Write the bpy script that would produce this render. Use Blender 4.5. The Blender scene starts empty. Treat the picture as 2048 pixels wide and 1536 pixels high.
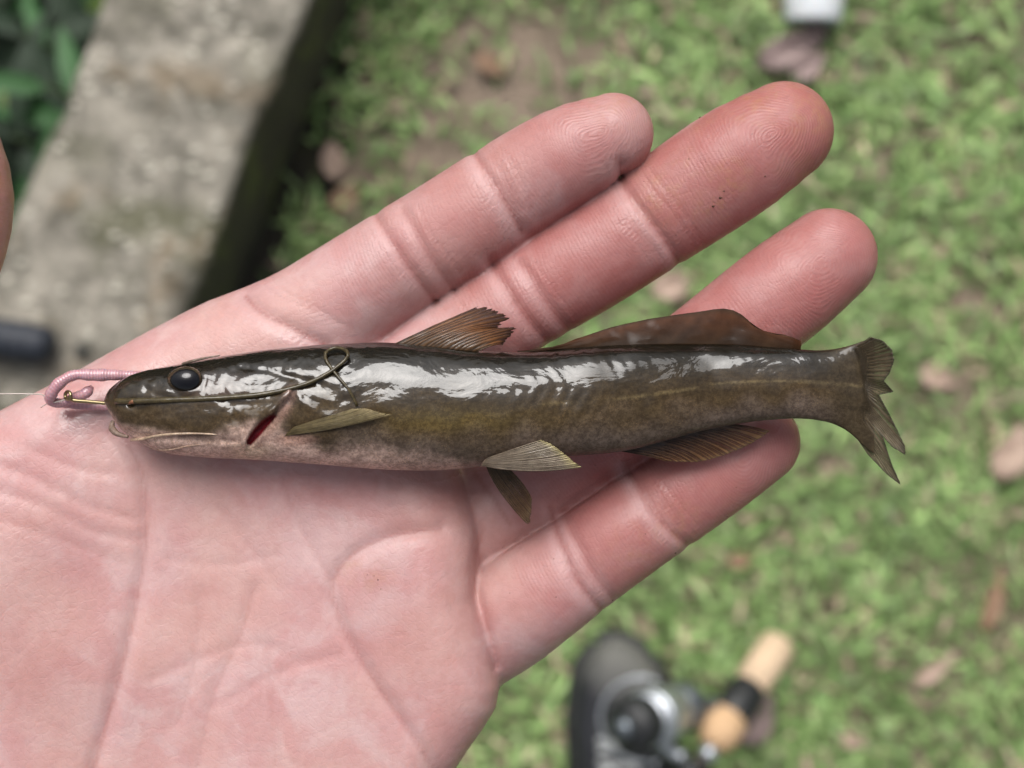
import bpy, math, random
import numpy as np
from mathutils import Vector, Matrix

rng = np.random.default_rng(7)
random.seed(7)
R = math.radians
scene = bpy.context.scene
COL = scene.collection

# ------------------------------------------------------------------ camera
CAM_H = 1.15          # camera above the grass (m)
HAND_D = 0.23         # camera to the fish (m)
S = 0.085             # mm per photo pixel (2048 wide) at the fish
cam_d = bpy.data.cameras.new('camera')
cam = bpy.data.objects.new('camera', cam_d)
COL.objects.link(cam)
cam.location = (0, 0, CAM_H)
cam_d.sensor_width = 36
cam_d.lens = 18 / (1024 * S * 1e-3 / HAND_D)
cam_d.clip_start = 0.01
cam_d.clip_end = 500
cam_d.dof.use_dof = True
cam_d.dof.focus_distance = HAND_D - 0.001
cam_d.dof.aperture_fstop = 13.5
scene.camera = cam

# ------------------------------------------------------------------ light
SUN_EL, SUN_AZ = 52.0, -12.0        # from the top of the picture, a little left
world = bpy.data.worlds.new('World')
scene.world = world
world.use_nodes = True
wn = world.node_tree.nodes
wl = world.node_tree.links
sky = wn.new('ShaderNodeTexSky')
sky.sky_type = 'NISHITA'
sky.sun_disc = False
sky.sun_elevation = R(SUN_EL)
sky.sun_rotation = R(SUN_AZ)
sky.air_density = 1.0
sky.dust_density = 6.0
sky.ozone_density = 0.3
hs = wn.new('ShaderNodeHueSaturation')
hs.inputs['Saturation'].default_value = 0.35      # overcast: nearly white
wl.new(sky.outputs[0], hs.inputs['Color'])
bg = wn['Background']
bg.inputs['Strength'].default_value = 0.05
wl.new(hs.outputs[0], bg.inputs['Color'])
sd = bpy.data.lights.new('sun', 'SUN')
sd.energy = 1.5
sd.angle = R(42)
sd.color = (1.0, 0.985, 0.965)
sun = bpy.data.objects.new('sun', sd)
COL.objects.link(sun)
sun.rotation_euler = (R(-(90 - SUN_EL)), 0, R(-SUN_AZ))
sun.location = (0, 3, 4)

scene.view_settings.view_transform = 'Standard'
scene.view_settings.look = 'None'
scene.view_settings.gamma = 1
scene.view_settings.use_curve_mapping = False
scene.view_settings.exposure = 1.1
scene.cycles.adaptive_threshold = 0.03
scene.cycles.use_denoising = True
scene.cycles.max_bounces = 6
scene.cycles.diffuse_bounces = 3
scene.cycles.glossy_bounces = 3
scene.cycles.transparent_max_bounces = 8

# ------------------------------------------------------------------ helpers
def P(px, py, z=0.0):
    """photo pixel + height in mm above the fish's mid plane -> world metres"""
    px, py, z = np.broadcast_arrays(np.asarray(px, float), np.asarray(py, float), np.asarray(z, float))
    k = S * (HAND_D * 1000 - z) / (HAND_D * 1000)
    return np.stack([(px - 1024) * k, (768 - py) * k, (CAM_H - HAND_D) * 1000 + z], -1) * 1e-3

def G(px, py, z=0.0):
    """photo pixel -> world point at height z (m)"""
    k = S * 1e-3 * (CAM_H - z) / HAND_D
    return np.array([(px - 1024) * k, (768 - py) * k, z])

def mesh_obj(name, V, F, mat=None, parent=None, smooth=True, attrs=None, uv=None):
    me = bpy.data.meshes.new(name)
    V = np.asarray(V, float)
    if isinstance(F, np.ndarray):
        n, w = F.shape
        me.vertices.add(len(V)); me.vertices.foreach_set('co', V.ravel().astype(np.float32))
        me.loops.add(n * w); me.loops.foreach_set('vertex_index', F.ravel().astype(np.int32))
        me.polygons.add(n)
        me.polygons.foreach_set('loop_start', np.arange(0, n * w, w, dtype=np.int32))
        me.update(calc_edges=True); me.validate()
    else:
        me.from_pydata([tuple(v) for v in V], [], [tuple(f) for f in F])
        me.update()
    if smooth:
        me.polygons.foreach_set('use_smooth', np.ones(len(me.polygons), bool))
    for k, a in (attrs or {}).items():
        a = np.asarray(a, np.float32)
        if a.ndim == 1:
            at = me.attributes.new(k, 'FLOAT', 'POINT'); at.data.foreach_set('value', a)
        else:
            at = me.attributes.new(k, 'FLOAT_COLOR', 'POINT')
            at.data.foreach_set('color', np.hstack([a, np.ones((len(a), 1), np.float32)]).ravel())
    if mat: me.materials.append(mat)
    o = bpy.data.objects.new(name, me)
    COL.objects.link(o)
    if parent is not None: o.parent = parent
    return o

def empty(name, loc):
    o = bpy.data.objects.new(name, None); COL.objects.link(o)
    o.location = loc; o.empty_display_size = 0.01
    return o

def part(o, root):
    o.parent = root
    o.matrix_parent_inverse = Matrix.Translation(-Vector(root.location))
    return o

def tag(o, label=None, cat=None, group=None, kind=None):
    if label: o['label'] = label
    if cat: o['category'] = cat
    if group: o['group'] = group
    if kind: o['kind'] = kind
    return o

def catmull(pts, n):
    """smooth curve through the rows of pts, n samples by arc length"""
    p = np.asarray(pts, float)
    q = np.vstack([2 * p[0] - p[1], p, 2 * p[-1] - p[-2]])
    out = []
    for i in range(1, len(q) - 2):
        t = np.linspace(0, 1, 24, endpoint=False)[:, None]
        a, b, c, d = q[i - 1], q[i], q[i + 1], q[i + 2]
        out.append(0.5 * (2 * b + (c - a) * t + (2 * a - 5 * b + 4 * c - d) * t ** 2 + (3 * b - a - 3 * c + d) * t ** 3))
    out.append(p[-1:])
    o = np.vstack(out)
    L = np.r_[0, np.cumsum(np.linalg.norm(np.diff(o[:, :3], axis=0), axis=1))]
    s = np.linspace(0, L[-1], n)
    return np.stack([np.interp(s, L, o[:, j]) for j in range(o.shape[1])], -1)

def tube(name, C, rad, mat, parent=None, nseg=12, caps=True, attrs=None):
    """closed tube along world points C with radii rad"""
    C = np.asarray(C, float); n = len(C)
    rad = np.broadcast_to(np.asarray(rad, float), (n,))
    T = np.gradient(C, axis=0); T /= np.linalg.norm(T, axis=1)[:, None] + 1e-12
    up = np.array([0.1, 0.05, 1.0])
    if abs(T[0] @ (up / np.linalg.norm(up))) > 0.9: up = np.array([1.0, 0.1, 0])
    V = []
    N = np.cross(T[0], up); N /= np.linalg.norm(N)
    for i in range(n):
        N = N - T[i] * (N @ T[i]); N /= np.linalg.norm(N) + 1e-12
        B = np.cross(T[i], N)
        a = np.linspace(0, 2 * np.pi, nseg, endpoint=False)
        V.append(C[i] + rad[i] * (np.cos(a)[:, None] * N + np.sin(a)[:, None] * B))
    V = np.vstack(V)
    F = []
    for i in range(n - 1):
        for j in range(nseg):
            k = (j + 1) % nseg
            F.append((i * nseg + j, i * nseg + k, (i + 1) * nseg + k, (i + 1) * nseg + j))
    if caps:
        F.append(tuple(range(nseg))[::-1])
        F.append(tuple((n - 1) * nseg + j for j in range(nseg)))
    return mesh_obj(name, V, F, mat, None, attrs=attrs) if parent is None else part(mesh_obj(name, V, F, mat, attrs=attrs), parent)

def lathe(name, prof, base, axis, mat, parent=None, nseg=40):
    """prof: list of (radius, along) about axis from base"""
    axis = np.asarray(axis, float); axis /= np.linalg.norm(axis)
    u = np.cross(axis, [0, 0, 1.0]);
    if np.linalg.norm(u) < 1e-3: u = np.array([1.0, 0, 0])
    u /= np.linalg.norm(u); v = np.cross(axis, u)
    a = np.linspace(0, 2 * np.pi, nseg, endpoint=False)
    V = np.vstack([np.asarray(base) + axis * h + max(r, 1e-5) * (np.cos(a)[:, None] * u + np.sin(a)[:, None] * v) for r, h in prof])
    F = []
    for i in range(len(prof) - 1):
        for j in range(nseg):
            k = (j + 1) % nseg
            F.append((i * nseg + j, i * nseg + k, (i + 1) * nseg + k, (i + 1) * nseg + j))
    F.append(tuple(range(nseg))[::-1]); F.append(tuple((len(prof) - 1) * nseg + j for j in range(nseg)))
    o = mesh_obj(name, V, F, mat)
    return part(o, parent) if parent is not None else o

_perm = rng.random((64, 64, 64)).astype(np.float32)
def vnoise(p):
    """smooth value noise in 0..1, p (...,3) in lattice units"""
    p = np.asarray(p, float)
    i = np.floor(p).astype(int); f = p - i; f = f * f * (3 - 2 * f)
    r = 0
    for dx in (0, 1):
        for dy in (0, 1):
            for dz in (0, 1):
                w = (f[..., 0] if dx else 1 - f[..., 0]) * (f[..., 1] if dy else 1 - f[..., 1]) * (f[..., 2] if dz else 1 - f[..., 2])
                r = r + w * _perm[(i[..., 0] + dx) % 64, (i[..., 1] + dy) % 64, (i[..., 2] + dz) % 64]
    return r

def poly_dist(x, y, pts):
    """distance from (x, y) to an open polyline"""
    d = None
    for (ax, ay), (bx, by) in zip(pts[:-1], pts[1:]):
        vx, vy = bx - ax, by - ay
        t = np.clip(((x - ax) * vx + (y - ay) * vy) / (vx * vx + vy * vy), 0, 1)
        e = np.hypot(x - ax - t * vx, y - ay - t * vy)
        d = e if d is None else np.minimum(d, e)
    return d

# ------------------------------------------------------------------ node material helper
class NT:
    def __init__(self, name):
        self.m = bpy.data.materials.new(name); self.m.use_nodes = True
        self.t = self.m.node_tree; self.b = self.t.nodes['Principled BSDF']; self.out = self.t.nodes['Material Output']
        self.co = None
    def n(self, kind, **kw):
        nd = self.t.nodes.new('ShaderNode' + kind)
        for k, v in kw.items(): setattr(nd, k, v)
        return nd
    def l(self, a, b): self.t.links.new(a, b)
    def set(self, **kw):
        for k, v in kw.items():
            s = self.b.inputs[k.replace('_', ' ')]
            if hasattr(v, 'is_linked'): self.l(v, s)
            else: s.default_value = v if not (isinstance(v, tuple) and len(v) == 3 and s.type == 'RGBA') else (*v, 1)
        return self
    def inp(self, sock, v):
        if hasattr(v, 'is_linked'): self.l(v, sock)
        elif isinstance(v, tuple) and sock.type == 'RGBA': sock.default_value = (*v[:3], 1)
        else: sock.default_value = v
    def obj(self):
        if self.co is None: self.co = self.n('TexCoord').outputs['Object']
        return self.co
    def mapped(self, scale=(1, 1, 1), rot=(0, 0, 0)):
        mp = self.n('Mapping'); self.l(self.obj(), mp.inputs[0])
        mp.inputs['Scale'].default_value = scale; mp.inputs['Rotation'].default_value = rot
        return mp.outputs[0]
    def noise(self, scale, detail=3, rough=0.5, vec=None, dist=0.0):
        nd = self.n('TexNoise'); self.l(vec or self.obj(), nd.inputs['Vector'])
        nd.inputs['Scale'].default_value = scale; nd.inputs['Detail'].default_value = detail
        nd.inputs['Roughness'].default_value = rough; nd.inputs['Distortion'].default_value = dist
        return nd.outputs['Fac']
    def vor(self, scale, vec=None, feature='F1', out='Distance'):
        nd = self.n('TexVoronoi', feature=feature); self.l(vec or self.obj(), nd.inputs['Vector'])
        nd.inputs['Scale'].default_value = scale
        return nd.outputs[out]
    def attr(self, name, out='Fac'):
        nd = self.n('Attribute'); nd.attribute_name = name
        return nd.outputs[out]
    def math(self, op, a, b=0.0, c=None, clamp=False):
        nd = self.n('Math', operation=op, use_clamp=clamp)
        self.inp(nd.inputs[0], a); self.inp(nd.inputs[1], b)
        if c is not None: self.inp(nd.inputs[2], c)
        return nd.outputs[0]
    def mr(self, v, a, b, c=0.0, d=1.0):
        nd = self.n('MapRange', interpolation_type='SMOOTHSTEP'); self.inp(nd.inputs['Value'], v)
        for k, x in zip(('From Min', 'From Max', 'To Min', 'To Max'), (a, b, c, d)): nd.inputs[k].default_value = x
        return nd.outputs[0]
    def mix(self, f, a, b, mode='MIX'):
        nd = self.n('Mix', data_type='RGBA', blend_type=mode)
        self.inp(nd.inputs[0], f); self.inp(nd.inputs[6], a); self.inp(nd.inputs[7], b)
        return nd.outputs[2]
    def bump(self, h, strength, dist, normal=None):
        nd = self.n('Bump'); self.l(h, nd.inputs['Height'])
        nd.inputs['Strength'].default_value = strength; nd.inputs['Distance'].default_value = dist
        if normal is not None: self.l(normal, nd.inputs['Normal'])
        return nd.outputs[0]

def simple(name, col, rough=0.5, metal=0.0, var=0.25, scale=60, bump=0.0):
    t = NT(name)
    f = t.noise(scale, 4)
    t.set(Base_Color=t.mix(f, tuple(c * (1 - var) for c in col), tuple(min(1, c * (1 + var)) for c in col)), Roughness=rough, Metallic=metal)
    if bump: t.set(Normal=t.bump(t.noise(scale * 3, 4), bump, 0.002))
    return t.m

# ================================================================== SETTING
CURB_Z = 0.15
BANK_Z = -0.32
e0, e1 = G(622, 0, CURB_Z)[:2], G(372, 610, CURB_Z)[:2]          # right arris of the curb
f0 = G(205, 0, CURB_Z)[:2]                                        # on the left arris
cdir = (e0 - e1) / np.linalg.norm(e0 - e1)                        # up the picture
cnor = np.array([cdir[1], -cdir[0]])                              # to the right (grass side)
CURB_W = float((e0 - f0) @ cnor)

t = NT('soil_ground')
so = t.mix(t.noise(14, 5, 0.6), (0.16, 0.115, 0.085), (0.33, 0.26, 0.20))
so = t.mix(t.mr(t.noise(2.2, 3), 0.46, 0.66, 0, .5), so, (0.07, 0.11, 0.03))
t.set(Base_Color=so, Roughness=0.95, Normal=t.bump(t.noise(120, 5), 0.8, 0.01))
M_soil = t.m
c0 = e1 - cdir * 60
B = 90
far = 120
V = []
for s in (-60, 60):
    base = e1 + cdir * s
    V += [(*(base + cnor * -0.004), 0.0), (*(base + cnor * far), 0.0)]
mesh_obj('ground', V, [(0, 1, 3, 2)], M_soil, smooth=False)
tag(bpy.data.objects['ground'], kind='structure')
t = NT('bank_soil')
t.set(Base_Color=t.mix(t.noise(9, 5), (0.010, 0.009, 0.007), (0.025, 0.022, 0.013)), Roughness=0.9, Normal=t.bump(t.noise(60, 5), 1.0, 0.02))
V = []
for s in (-60, 60):
    base = e1 + cdir * s - cnor * (CURB_W - 0.004)
    V += [(*base, BANK_Z), (*(base - cnor * far), BANK_Z)]
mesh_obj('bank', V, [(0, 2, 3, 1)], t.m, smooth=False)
tag(bpy.data.objects['bank'], kind='structure')

# --- concrete curb: a long rounded block with a worn, uneven top
t = NT('concrete')
c = t.mix(t.mr(t.noise(30, 6, 0.7), .3, .7), (0.065, 0.060, 0.044), (0.33, 0.30, 0.25))
c = t.mix(t.mr(t.noise(11, 4), 0.45, 0.65, 0, .75), c, (0.10, 0.10, 0.05))
peb = t.mr(t.vor(70, t.mapped((1, 1.5, 1), (0, 0, .4))), 0.10, 0.40, 1.0, 0.0)
peb = t.math('MULTIPLY', peb, t.mr(t.noise(25, 2), 0.42, 0.55))
c = t.mix(peb, c, (0.52, 0.49, 0.41))
c = t.mix(t.mr(t.noise(16, 4), 0.56, 0.72, 0, .5), c, (0.22, 0.155, 0.09))
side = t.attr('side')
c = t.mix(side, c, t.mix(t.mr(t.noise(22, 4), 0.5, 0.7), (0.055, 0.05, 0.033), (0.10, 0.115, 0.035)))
t.set(Base_Color=c, Roughness=0.85, Normal=t.bump(t.math('ADD', t.noise(90, 5), t.math('MULTIPLY', peb, 0.6)), 0.6, 0.006))
prof = [(0.0, -0.03), (0.0, CURB_Z - 0.012), (-0.003, CURB_Z - 0.004), (-0.011, CURB_Z)]
prof += [(-0.011 - (CURB_W - 0.022) * k / 12, CURB_Z) for k in range(1, 13)]
prof += [(-CURB_W + 0.003, CURB_Z - 0.004), (-CURB_W, CURB_Z - 0.012), (-CURB_W, BANK_Z - 0.02)]
ss = np.r_[-6, -3, np.linspace(-1.2, 2.2, 380), 4, 7]
V, sd_a = [], []
for s in ss:
    for k, (a, z) in enumerate(prof):
        q = e1 + cdir * s + cnor * a
        nz = vnoise(np.array([s * 40, a * 40, z * 40])) - 0.5
        n2 = vnoise(np.array([s * 9 + 3, a * 9, 5])) - 0.5
        edge = 1.0 if 1 <= k <= 4 or k >= len(prof) - 4 else 0.3
        V.append((*(q + cnor * edge * (nz * 0.008 + n2 * 0.008)), z + (nz * 0.004 + n2 * 0.004 if 1 <= k < len(prof) - 1 else 0)))
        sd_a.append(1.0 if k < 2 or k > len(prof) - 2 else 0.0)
n = len(prof)
F = [(i * n + j, i * n + j + 1, (i + 1) * n + j + 1, (i + 1) * n + j) for i in range(len(ss) - 1) for j in range(n - 1)]
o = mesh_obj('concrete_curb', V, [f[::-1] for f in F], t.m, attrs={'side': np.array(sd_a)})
tag(o, 'weathered grey concrete curb with pale pebbles between grass and dark plants', 'curb')

# --- damp dark soil at the foot of the curb
V, F = [], []
for i_, (py_, w_) in enumerate([(-2600, 60), (-900, 60), (0, 60), (150, 75), (300, 105), (450, 125), (620, 150), (900, 170), (1300, 190), (2600, 190)]):
    fx_ = 716 - .41 * py_
    V += [G(fx_ - 8, py_, .004), G(fx_ + w_ * (.8 + .3 * vnoise(np.array([i_ * 1.7, 0, 0]))), py_ + 20, .004)]
    if i_: F.append((2 * i_ - 2, 2 * i_, 2 * i_ + 1, 2 * i_ - 1))
t = NT('damp_soil')
t.set(Base_Color=t.mix(t.mr(t.noise(25, 4), .5, .7), (.022, .019, .013), (.07, .075, .025)), Roughness=.9, Normal=t.bump(t.noise(90, 5), 1, .01))
tag(mesh_obj('soil', np.array(V), F, t.m, smooth=False), kind='structure')

# --- grass
t = NT('grass_blade')
c = t.attr('col', 'Color')
t.set(Base_Color=c, Roughness=0.45, Specular_IOR_Level=0.35)
tr = t.n('BsdfTranslucent'); t.l(c, tr.inputs[0])
mx = t.n('MixShader'); mx.inputs[0].default_value = 0.3
t.l(t.b.outputs[0], mx.inputs[1]); t.l(tr.outputs[0], mx.inputs[2]); t.l(mx.outputs[0], t.out.inputs[0])
M_grass = t.m
bare = [(960, 190, 190), (1080, 50, 170), (860, 330, 120), (1750, 300, 50), (1900, 120, 60), (1700, 900, 50), (1620, 1230, 50), (1190, 110, 80), (1880, 770, 90), (2000, 1180, 130), (1340, 590, 80), (690, 420, 60), (1850, 1350, 90), (1420, 1000, 50), (1560, 1080, 40), (2040, 60, 80), (640, 300, 80), (1930, 580, 60)]
edge_px = [(665, -900), (690, 0), (640, 300), (560, 620), (430, 1100), (260, 1700)]

def blades(n, x0, x1, y0, y1, scale, fine=True):
    x = rng.uniform(x0, x1, n); y = rng.uniform(y0, y1, n)
    k = S * 1e-3 * CAM_H / HAND_D
    px, py = x / k + 1024, 768 - y / k
    ex = np.interp(py, [p[1] for p in edge_px], [p[0] for p in edge_px]) if fine else np.interp(py, [-20000, 0, 610, 20000], [622 + 0.41 * 20000, 680, 540, 372 - 0.41 * 19390])
    side = (px - ex)
    nz = vnoise(np.stack([x * 16, y * 16, 0 * x], -1))
    keep = side > rng.normal(0, 22, n)
    pr = np.clip(0.45 + 1.6 * nz, 0.15, 1)
    for bx, by, br in bare:
        pr *= 1 - 0.85 * np.exp(-((px - bx) ** 2 + (py - by) ** 2) / br ** 2)
    keep &= rng.random(n) < pr
    if not fine:
        keep &= ~((x > -0.5) & (x < 1.15) & (np.abs(y) < 0.85))
    x, y, nz = x[keep], y[keep], nz[keep]; n = len(x)
    a = rng.uniform(0, 2 * np.pi, n)
    L = rng.uniform(0.018, 0.046, n) * scale; W = rng.uniform(0.0022, 0.0042, n) * scale
    tilt = rng.uniform(0.1, 1.0, n)
    dx, dy = np.cos(a), np.sin(a)
    z0 = rng.uniform(0.0, 0.014, n)
    b = np.stack([x, y, z0], -1)
    d1 = np.stack([dx * np.cos(tilt), dy * np.cos(tilt), np.sin(tilt)], -1) * (L * 0.5)[:, None]
    t2 = tilt - rng.uniform(0.3, 1.1, n)
    d2 = np.stack([dx * np.cos(t2), dy * np.cos(t2), np.sin(t2)], -1) * (L * 0.5)[:, None]
    s = np.stack([-dy, dx, rng.uniform(-.4, .4, n)], -1) * W[:, None]
    m = b + d1; tip = m + d2
    tip[:, 2] = np.maximum(tip[:, 2], 0.002)
    V = np.stack([b - s * .6, b + s * .6, m + s, m - s, tip + s * .15, tip - s * .15], 1).reshape(-1, 3)
    i = np.arange(n)[:, None] * 6
    F = np.concatenate([i + np.array([[0, 1, 2, 3]]), i + np.array([[3, 2, 4, 5]])], 0)
    g1 = np.array([0.14, 0.25, 0.075]); g2 = np.array([0.385, 0.52, 0.215]); dry = np.array([0.50, 0.39, 0.28])
    f = rng.random(n)[:, None] * 0.75 + nz[:, None] * 0.3
    colr = g1 * (1 - f) + g2 * f
    dd = (rng.random(n) < 0.15)[:, None]
    colr = np.where(dd, dry * rng.uniform(.6, 1.1, (n, 1)), colr) * rng.uniform(0.6, 1.4, (n, 1)) * (0.75 + .5 * vnoise(np.stack([x * 30, y * 30, 0 * x + 3], -1)))[:, None]
    return V, F, np.repeat(colr, 6, 0)

V, F, C = blades(105000, -0.5, 1.15, -0.85, 0.85, .68)
o = mesh_obj('grass', V, F, M_grass, attrs={'col': C}); tag(o, 'short broad bladed green lawn grass with bare brown patches', 'grass', kind='stuff')
V, F, C = blades(60000, -1.6, 3.0, -2.6, 2.8, 1.8, fine=False)
o = mesh_obj('grass', V, F, M_grass, attrs={'col': C}); tag(o, 'coarser green lawn grass spreading around the mown patch', 'grass', kind='stuff')

# --- broad-leaved plants on the low bank left of the curb
def leaf_mesh(name, L, W, curl=0.25, fold=0.15, nl=9, wav=0.0):
    V, F = [], []
    for i in range(nl):
        s = i / (nl - 1)
        w = W * (math.sin(math.pi * s ** 0.75) ** 0.8 + 0.02) if 0 < s < 1 else W * 0.03
        z = -curl * L * s * s
        for j, q in enumerate((-1, -0.5, 0, 0.5, 1)):
            V.append((L * s, q * w * 0.5, z + abs(q) * fold * w + wav * math.sin(s * 9 + q * 2) * W * 0.1))
    for i in range(nl - 1):
        for j in range(4):
            F.append((i * 5 + j, (i + 1) * 5 + j, (i + 1) * 5 + j + 1, i * 5 + j + 1))
    me = bpy.data.meshes.new(name); me.from_pydata(V, [], F); me.update()
    me.polygons.foreach_set('use_smooth', np.ones(len(F), bool))
    return me

def leaf_mat(name, c1, c2, trans=0.25, rough=0.4, vein=None):
    t = NT(name)
    c = t.mix(t.noise(40, 3), c1, c2)
    if vein:
        sx = t.n('SeparateXYZ'); t.l(t.obj(), sx.inputs[0])
        c = t.mix(t.mr(t.math('ABSOLUTE', sx.outputs[1]), 0.0, 0.0012, 0.6, 0.0), c, vein)
    t.set(Base_Color=c, Roughness=rough, Normal=t.bump(t.noise(150, 3), 0.4, 0.002))
    tr = t.n('BsdfTranslucent'); t.l(c, tr.inputs[0])
    mx = t.n('MixShader'); mx.inputs[0].default_value = trans
    t.l(t.b.outputs[0], mx.inputs[1]); t.l(tr.outputs[0], mx.inputs[2]); t.l(mx.outputs[0], t.out.inputs[0])
    return t.m
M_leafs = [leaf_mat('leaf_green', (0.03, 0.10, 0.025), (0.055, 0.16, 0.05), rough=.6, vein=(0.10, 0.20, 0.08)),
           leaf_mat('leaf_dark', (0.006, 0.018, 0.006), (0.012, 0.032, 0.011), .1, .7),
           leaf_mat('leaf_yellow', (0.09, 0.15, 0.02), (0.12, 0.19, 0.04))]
M_stem = simple('plant_stem', (0.05, 0.08, 0.025), 0.6)
bank_leaf = [leaf_mesh('leaf', 0.085, 0.024, 0.3, 0.12), leaf_mesh('leaf', 0.065, 0.019, 0.2, 0.1), leaf_mesh('leaf', 0.11, 0.024, 0.45, 0.15)]
for k_, me in enumerate(bank_leaf): me.materials.append(M_leafs[k_ % 1])
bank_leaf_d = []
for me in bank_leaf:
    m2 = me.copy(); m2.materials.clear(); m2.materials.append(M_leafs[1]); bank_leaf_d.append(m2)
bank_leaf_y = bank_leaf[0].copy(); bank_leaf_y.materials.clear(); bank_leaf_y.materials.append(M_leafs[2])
def bank_plant(px, py, top, nleaf, bright, label, spread=1.0):
    q = G(px, py, top); root = empty('leafy_plant', (q[0], q[1], BANK_Z))
    h = top - BANK_Z
    tube('stem', [(q[0], q[1], BANK_Z - 0.01), (q[0] + 0.01, q[1], BANK_Z + h * .5), (q[0], q[1], top - 0.01)], [0.004, 0.003, 0.0015], M_stem, root, 8)
    for i in range(nleaf):
        a = i * 2.4 + random.uniform(-.3, .3); zf = 0.35 + 0.65 * (i / nleaf)
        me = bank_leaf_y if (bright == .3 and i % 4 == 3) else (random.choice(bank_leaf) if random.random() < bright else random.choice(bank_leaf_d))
        lf = bpy.data.objects.new('leaf', me); COL.objects.link(lf)
        lf.parent = root; lf.location = (0.006 * math.cos(a), 0.006 * math.sin(a), h * zf)
        sc = random.uniform(.8, 1.25) * spread
        lf.scale = (sc, sc, sc)
        lf.rotation_euler = (random.uniform(-.3, .3), -random.uniform(0.0, 0.5) + 0.1, a)
    tag(root, label, 'plant', 'leafy plants growing on the low bank beside the curb')
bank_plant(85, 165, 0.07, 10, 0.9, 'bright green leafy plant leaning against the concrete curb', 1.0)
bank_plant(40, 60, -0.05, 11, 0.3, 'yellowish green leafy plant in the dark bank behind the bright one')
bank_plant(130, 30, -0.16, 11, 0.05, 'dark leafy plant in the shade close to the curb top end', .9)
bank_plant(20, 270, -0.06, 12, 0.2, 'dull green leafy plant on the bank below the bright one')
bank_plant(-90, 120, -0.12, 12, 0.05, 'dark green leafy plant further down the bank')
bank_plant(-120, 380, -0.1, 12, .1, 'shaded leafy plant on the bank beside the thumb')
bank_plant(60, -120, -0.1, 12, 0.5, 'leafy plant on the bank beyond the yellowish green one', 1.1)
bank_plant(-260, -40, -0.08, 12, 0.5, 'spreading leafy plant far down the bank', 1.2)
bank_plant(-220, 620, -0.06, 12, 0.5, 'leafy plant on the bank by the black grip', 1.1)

# low dark ground cover over the rest of the bank
n = 26000
sa, sb = rng.uniform(-4, 5, n), CURB_W + .03 + 4.5 * rng.random(n) ** 1.4
q = e1[None] + cdir[None] * sa[:, None] - cnor[None] * sb[:, None]
hz = BANK_Z + .03 + .13 * rng.random(n) * (.4 + vnoise(np.stack([q[:, 0] * 4, q[:, 1] * 4, 0 * sa], -1)))
an = rng.uniform(0, 2 * np.pi, n); L = rng.uniform(.025, .06, n); W = L * rng.uniform(.28, .5, n) * .5
d = np.stack([np.cos(an), np.sin(an), rng.uniform(-.5, .3, n)], -1); sv = np.stack([-np.sin(an), np.cos(an), rng.uniform(-.3, .3, n)], -1)
b0 = np.stack([q[:, 0], q[:, 1], hz], -1)
m0 = b0 + d * (L * .5)[:, None]; tp = b0 + d * L[:, None] - np.array([0, 0, 1.]) * (L * .2)[:, None]
V = np.stack([b0, m0 + sv * W[:, None], tp, m0 - sv * W[:, None], m0 - np.array([0, 0, 1.]) * (W * .35)[:, None]], 1).reshape(-1, 3)
i0 = np.arange(n)[:, None] * 5
F = np.concatenate([i0 + np.array([[0, 4, 1]]), i0 + np.array([[1, 4, 2]]), i0 + np.array([[2, 4, 3]]), i0 + np.array([[3, 4, 0]])], 0)
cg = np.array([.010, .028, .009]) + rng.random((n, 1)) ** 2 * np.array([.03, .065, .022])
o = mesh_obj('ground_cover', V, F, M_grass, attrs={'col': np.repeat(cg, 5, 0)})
tag(o, 'low dark green leafy ground cover on the bank below the curb', 'ground cover', kind='stuff')

# --- dry leaves on the lawn
M_dry = [leaf_mat('dry_leaf_mauve', (0.24, 0.17, 0.16), (0.34, 0.25, 0.23), 0.1, 0.6), leaf_mat('dry_leaf_tan', (0.34, 0.235, 0.175), (0.46, 0.34, 0.27), 0.1, 0.6), leaf_mat('dry_leaf_brown', (0.20, 0.12, 0.07), (0.30, 0.18, 0.11), 0.1, 0.6)]
def dry_leaf(px, py, ang, L, W, m, label, z=0.022, curl=0.1, tilt=0.0):
    me = leaf_mesh('dry_leaf', L, W, curl, 0.25, 12, 0.8); me.materials.append(M_dry[m])
    o = bpy.data.objects.new('dry_leaf', me); COL.objects.link(o)
    q = G(px, py, z); o.rotation_euler = (tilt, -0.1, R(ang))
    o.location = Vector(q) - Vector((math.cos(R(ang)), math.sin(R(ang)), 0)) * L * 0.5
    sm = o.modifiers.new('thick', 'SOLIDIFY'); sm.thickness = 0.0006
    tag(o, label, 'leaf', 'dry leaves lying on the lawn')
dry_leaf(1585, 98, 22, 0.068, 0.026, 0, 'curled mauve grey dry leaf below the white cup', tilt=0.3)
dry_leaf(1618, 135, 38, 0.036, 0.018, 0, 'small mauve dry leaf tucked against the curled mauve one')
dry_leaf(1632, 60, 70, 0.03, 0.014, 0, 'thin mauve dry leaf touching the white cup')
dry_leaf(2022, 905, 66, 0.052, 0.027, 1, 'pinkish tan dry leaf to the right of the fish tail', tilt=-.2)
dry_leaf(1868, 1340, 38, 0.048, 0.013, 1, 'narrow tan dry leaf on the grass past the rod butt')
dry_leaf(1345, 570, 20, 0.04, 0.024, 1, 'tan dry leaf seen between middle and ring finger', z=.012)
dry_leaf(1875, 755, -20, 0.034, 0.02, 1, 'pale tan dry leaf on bare soil beyond the tail fin', z=.012)
dry_leaf(1985, 1200, 75, 0.06, 0.014, 2, 'long brown dry leaf on the bare patch right of the pinky', z=.015)
dry_leaf(690, 398, 30, 0.03, 0.017, 2, 'small rust brown dry leaf near the curb above the index finger', z=.015)
dry_leaf(668, 320, 100, 0.034, 0.02, 1, 'pale tan dry leaf beside the dark curb foot', z=.016)
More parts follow.
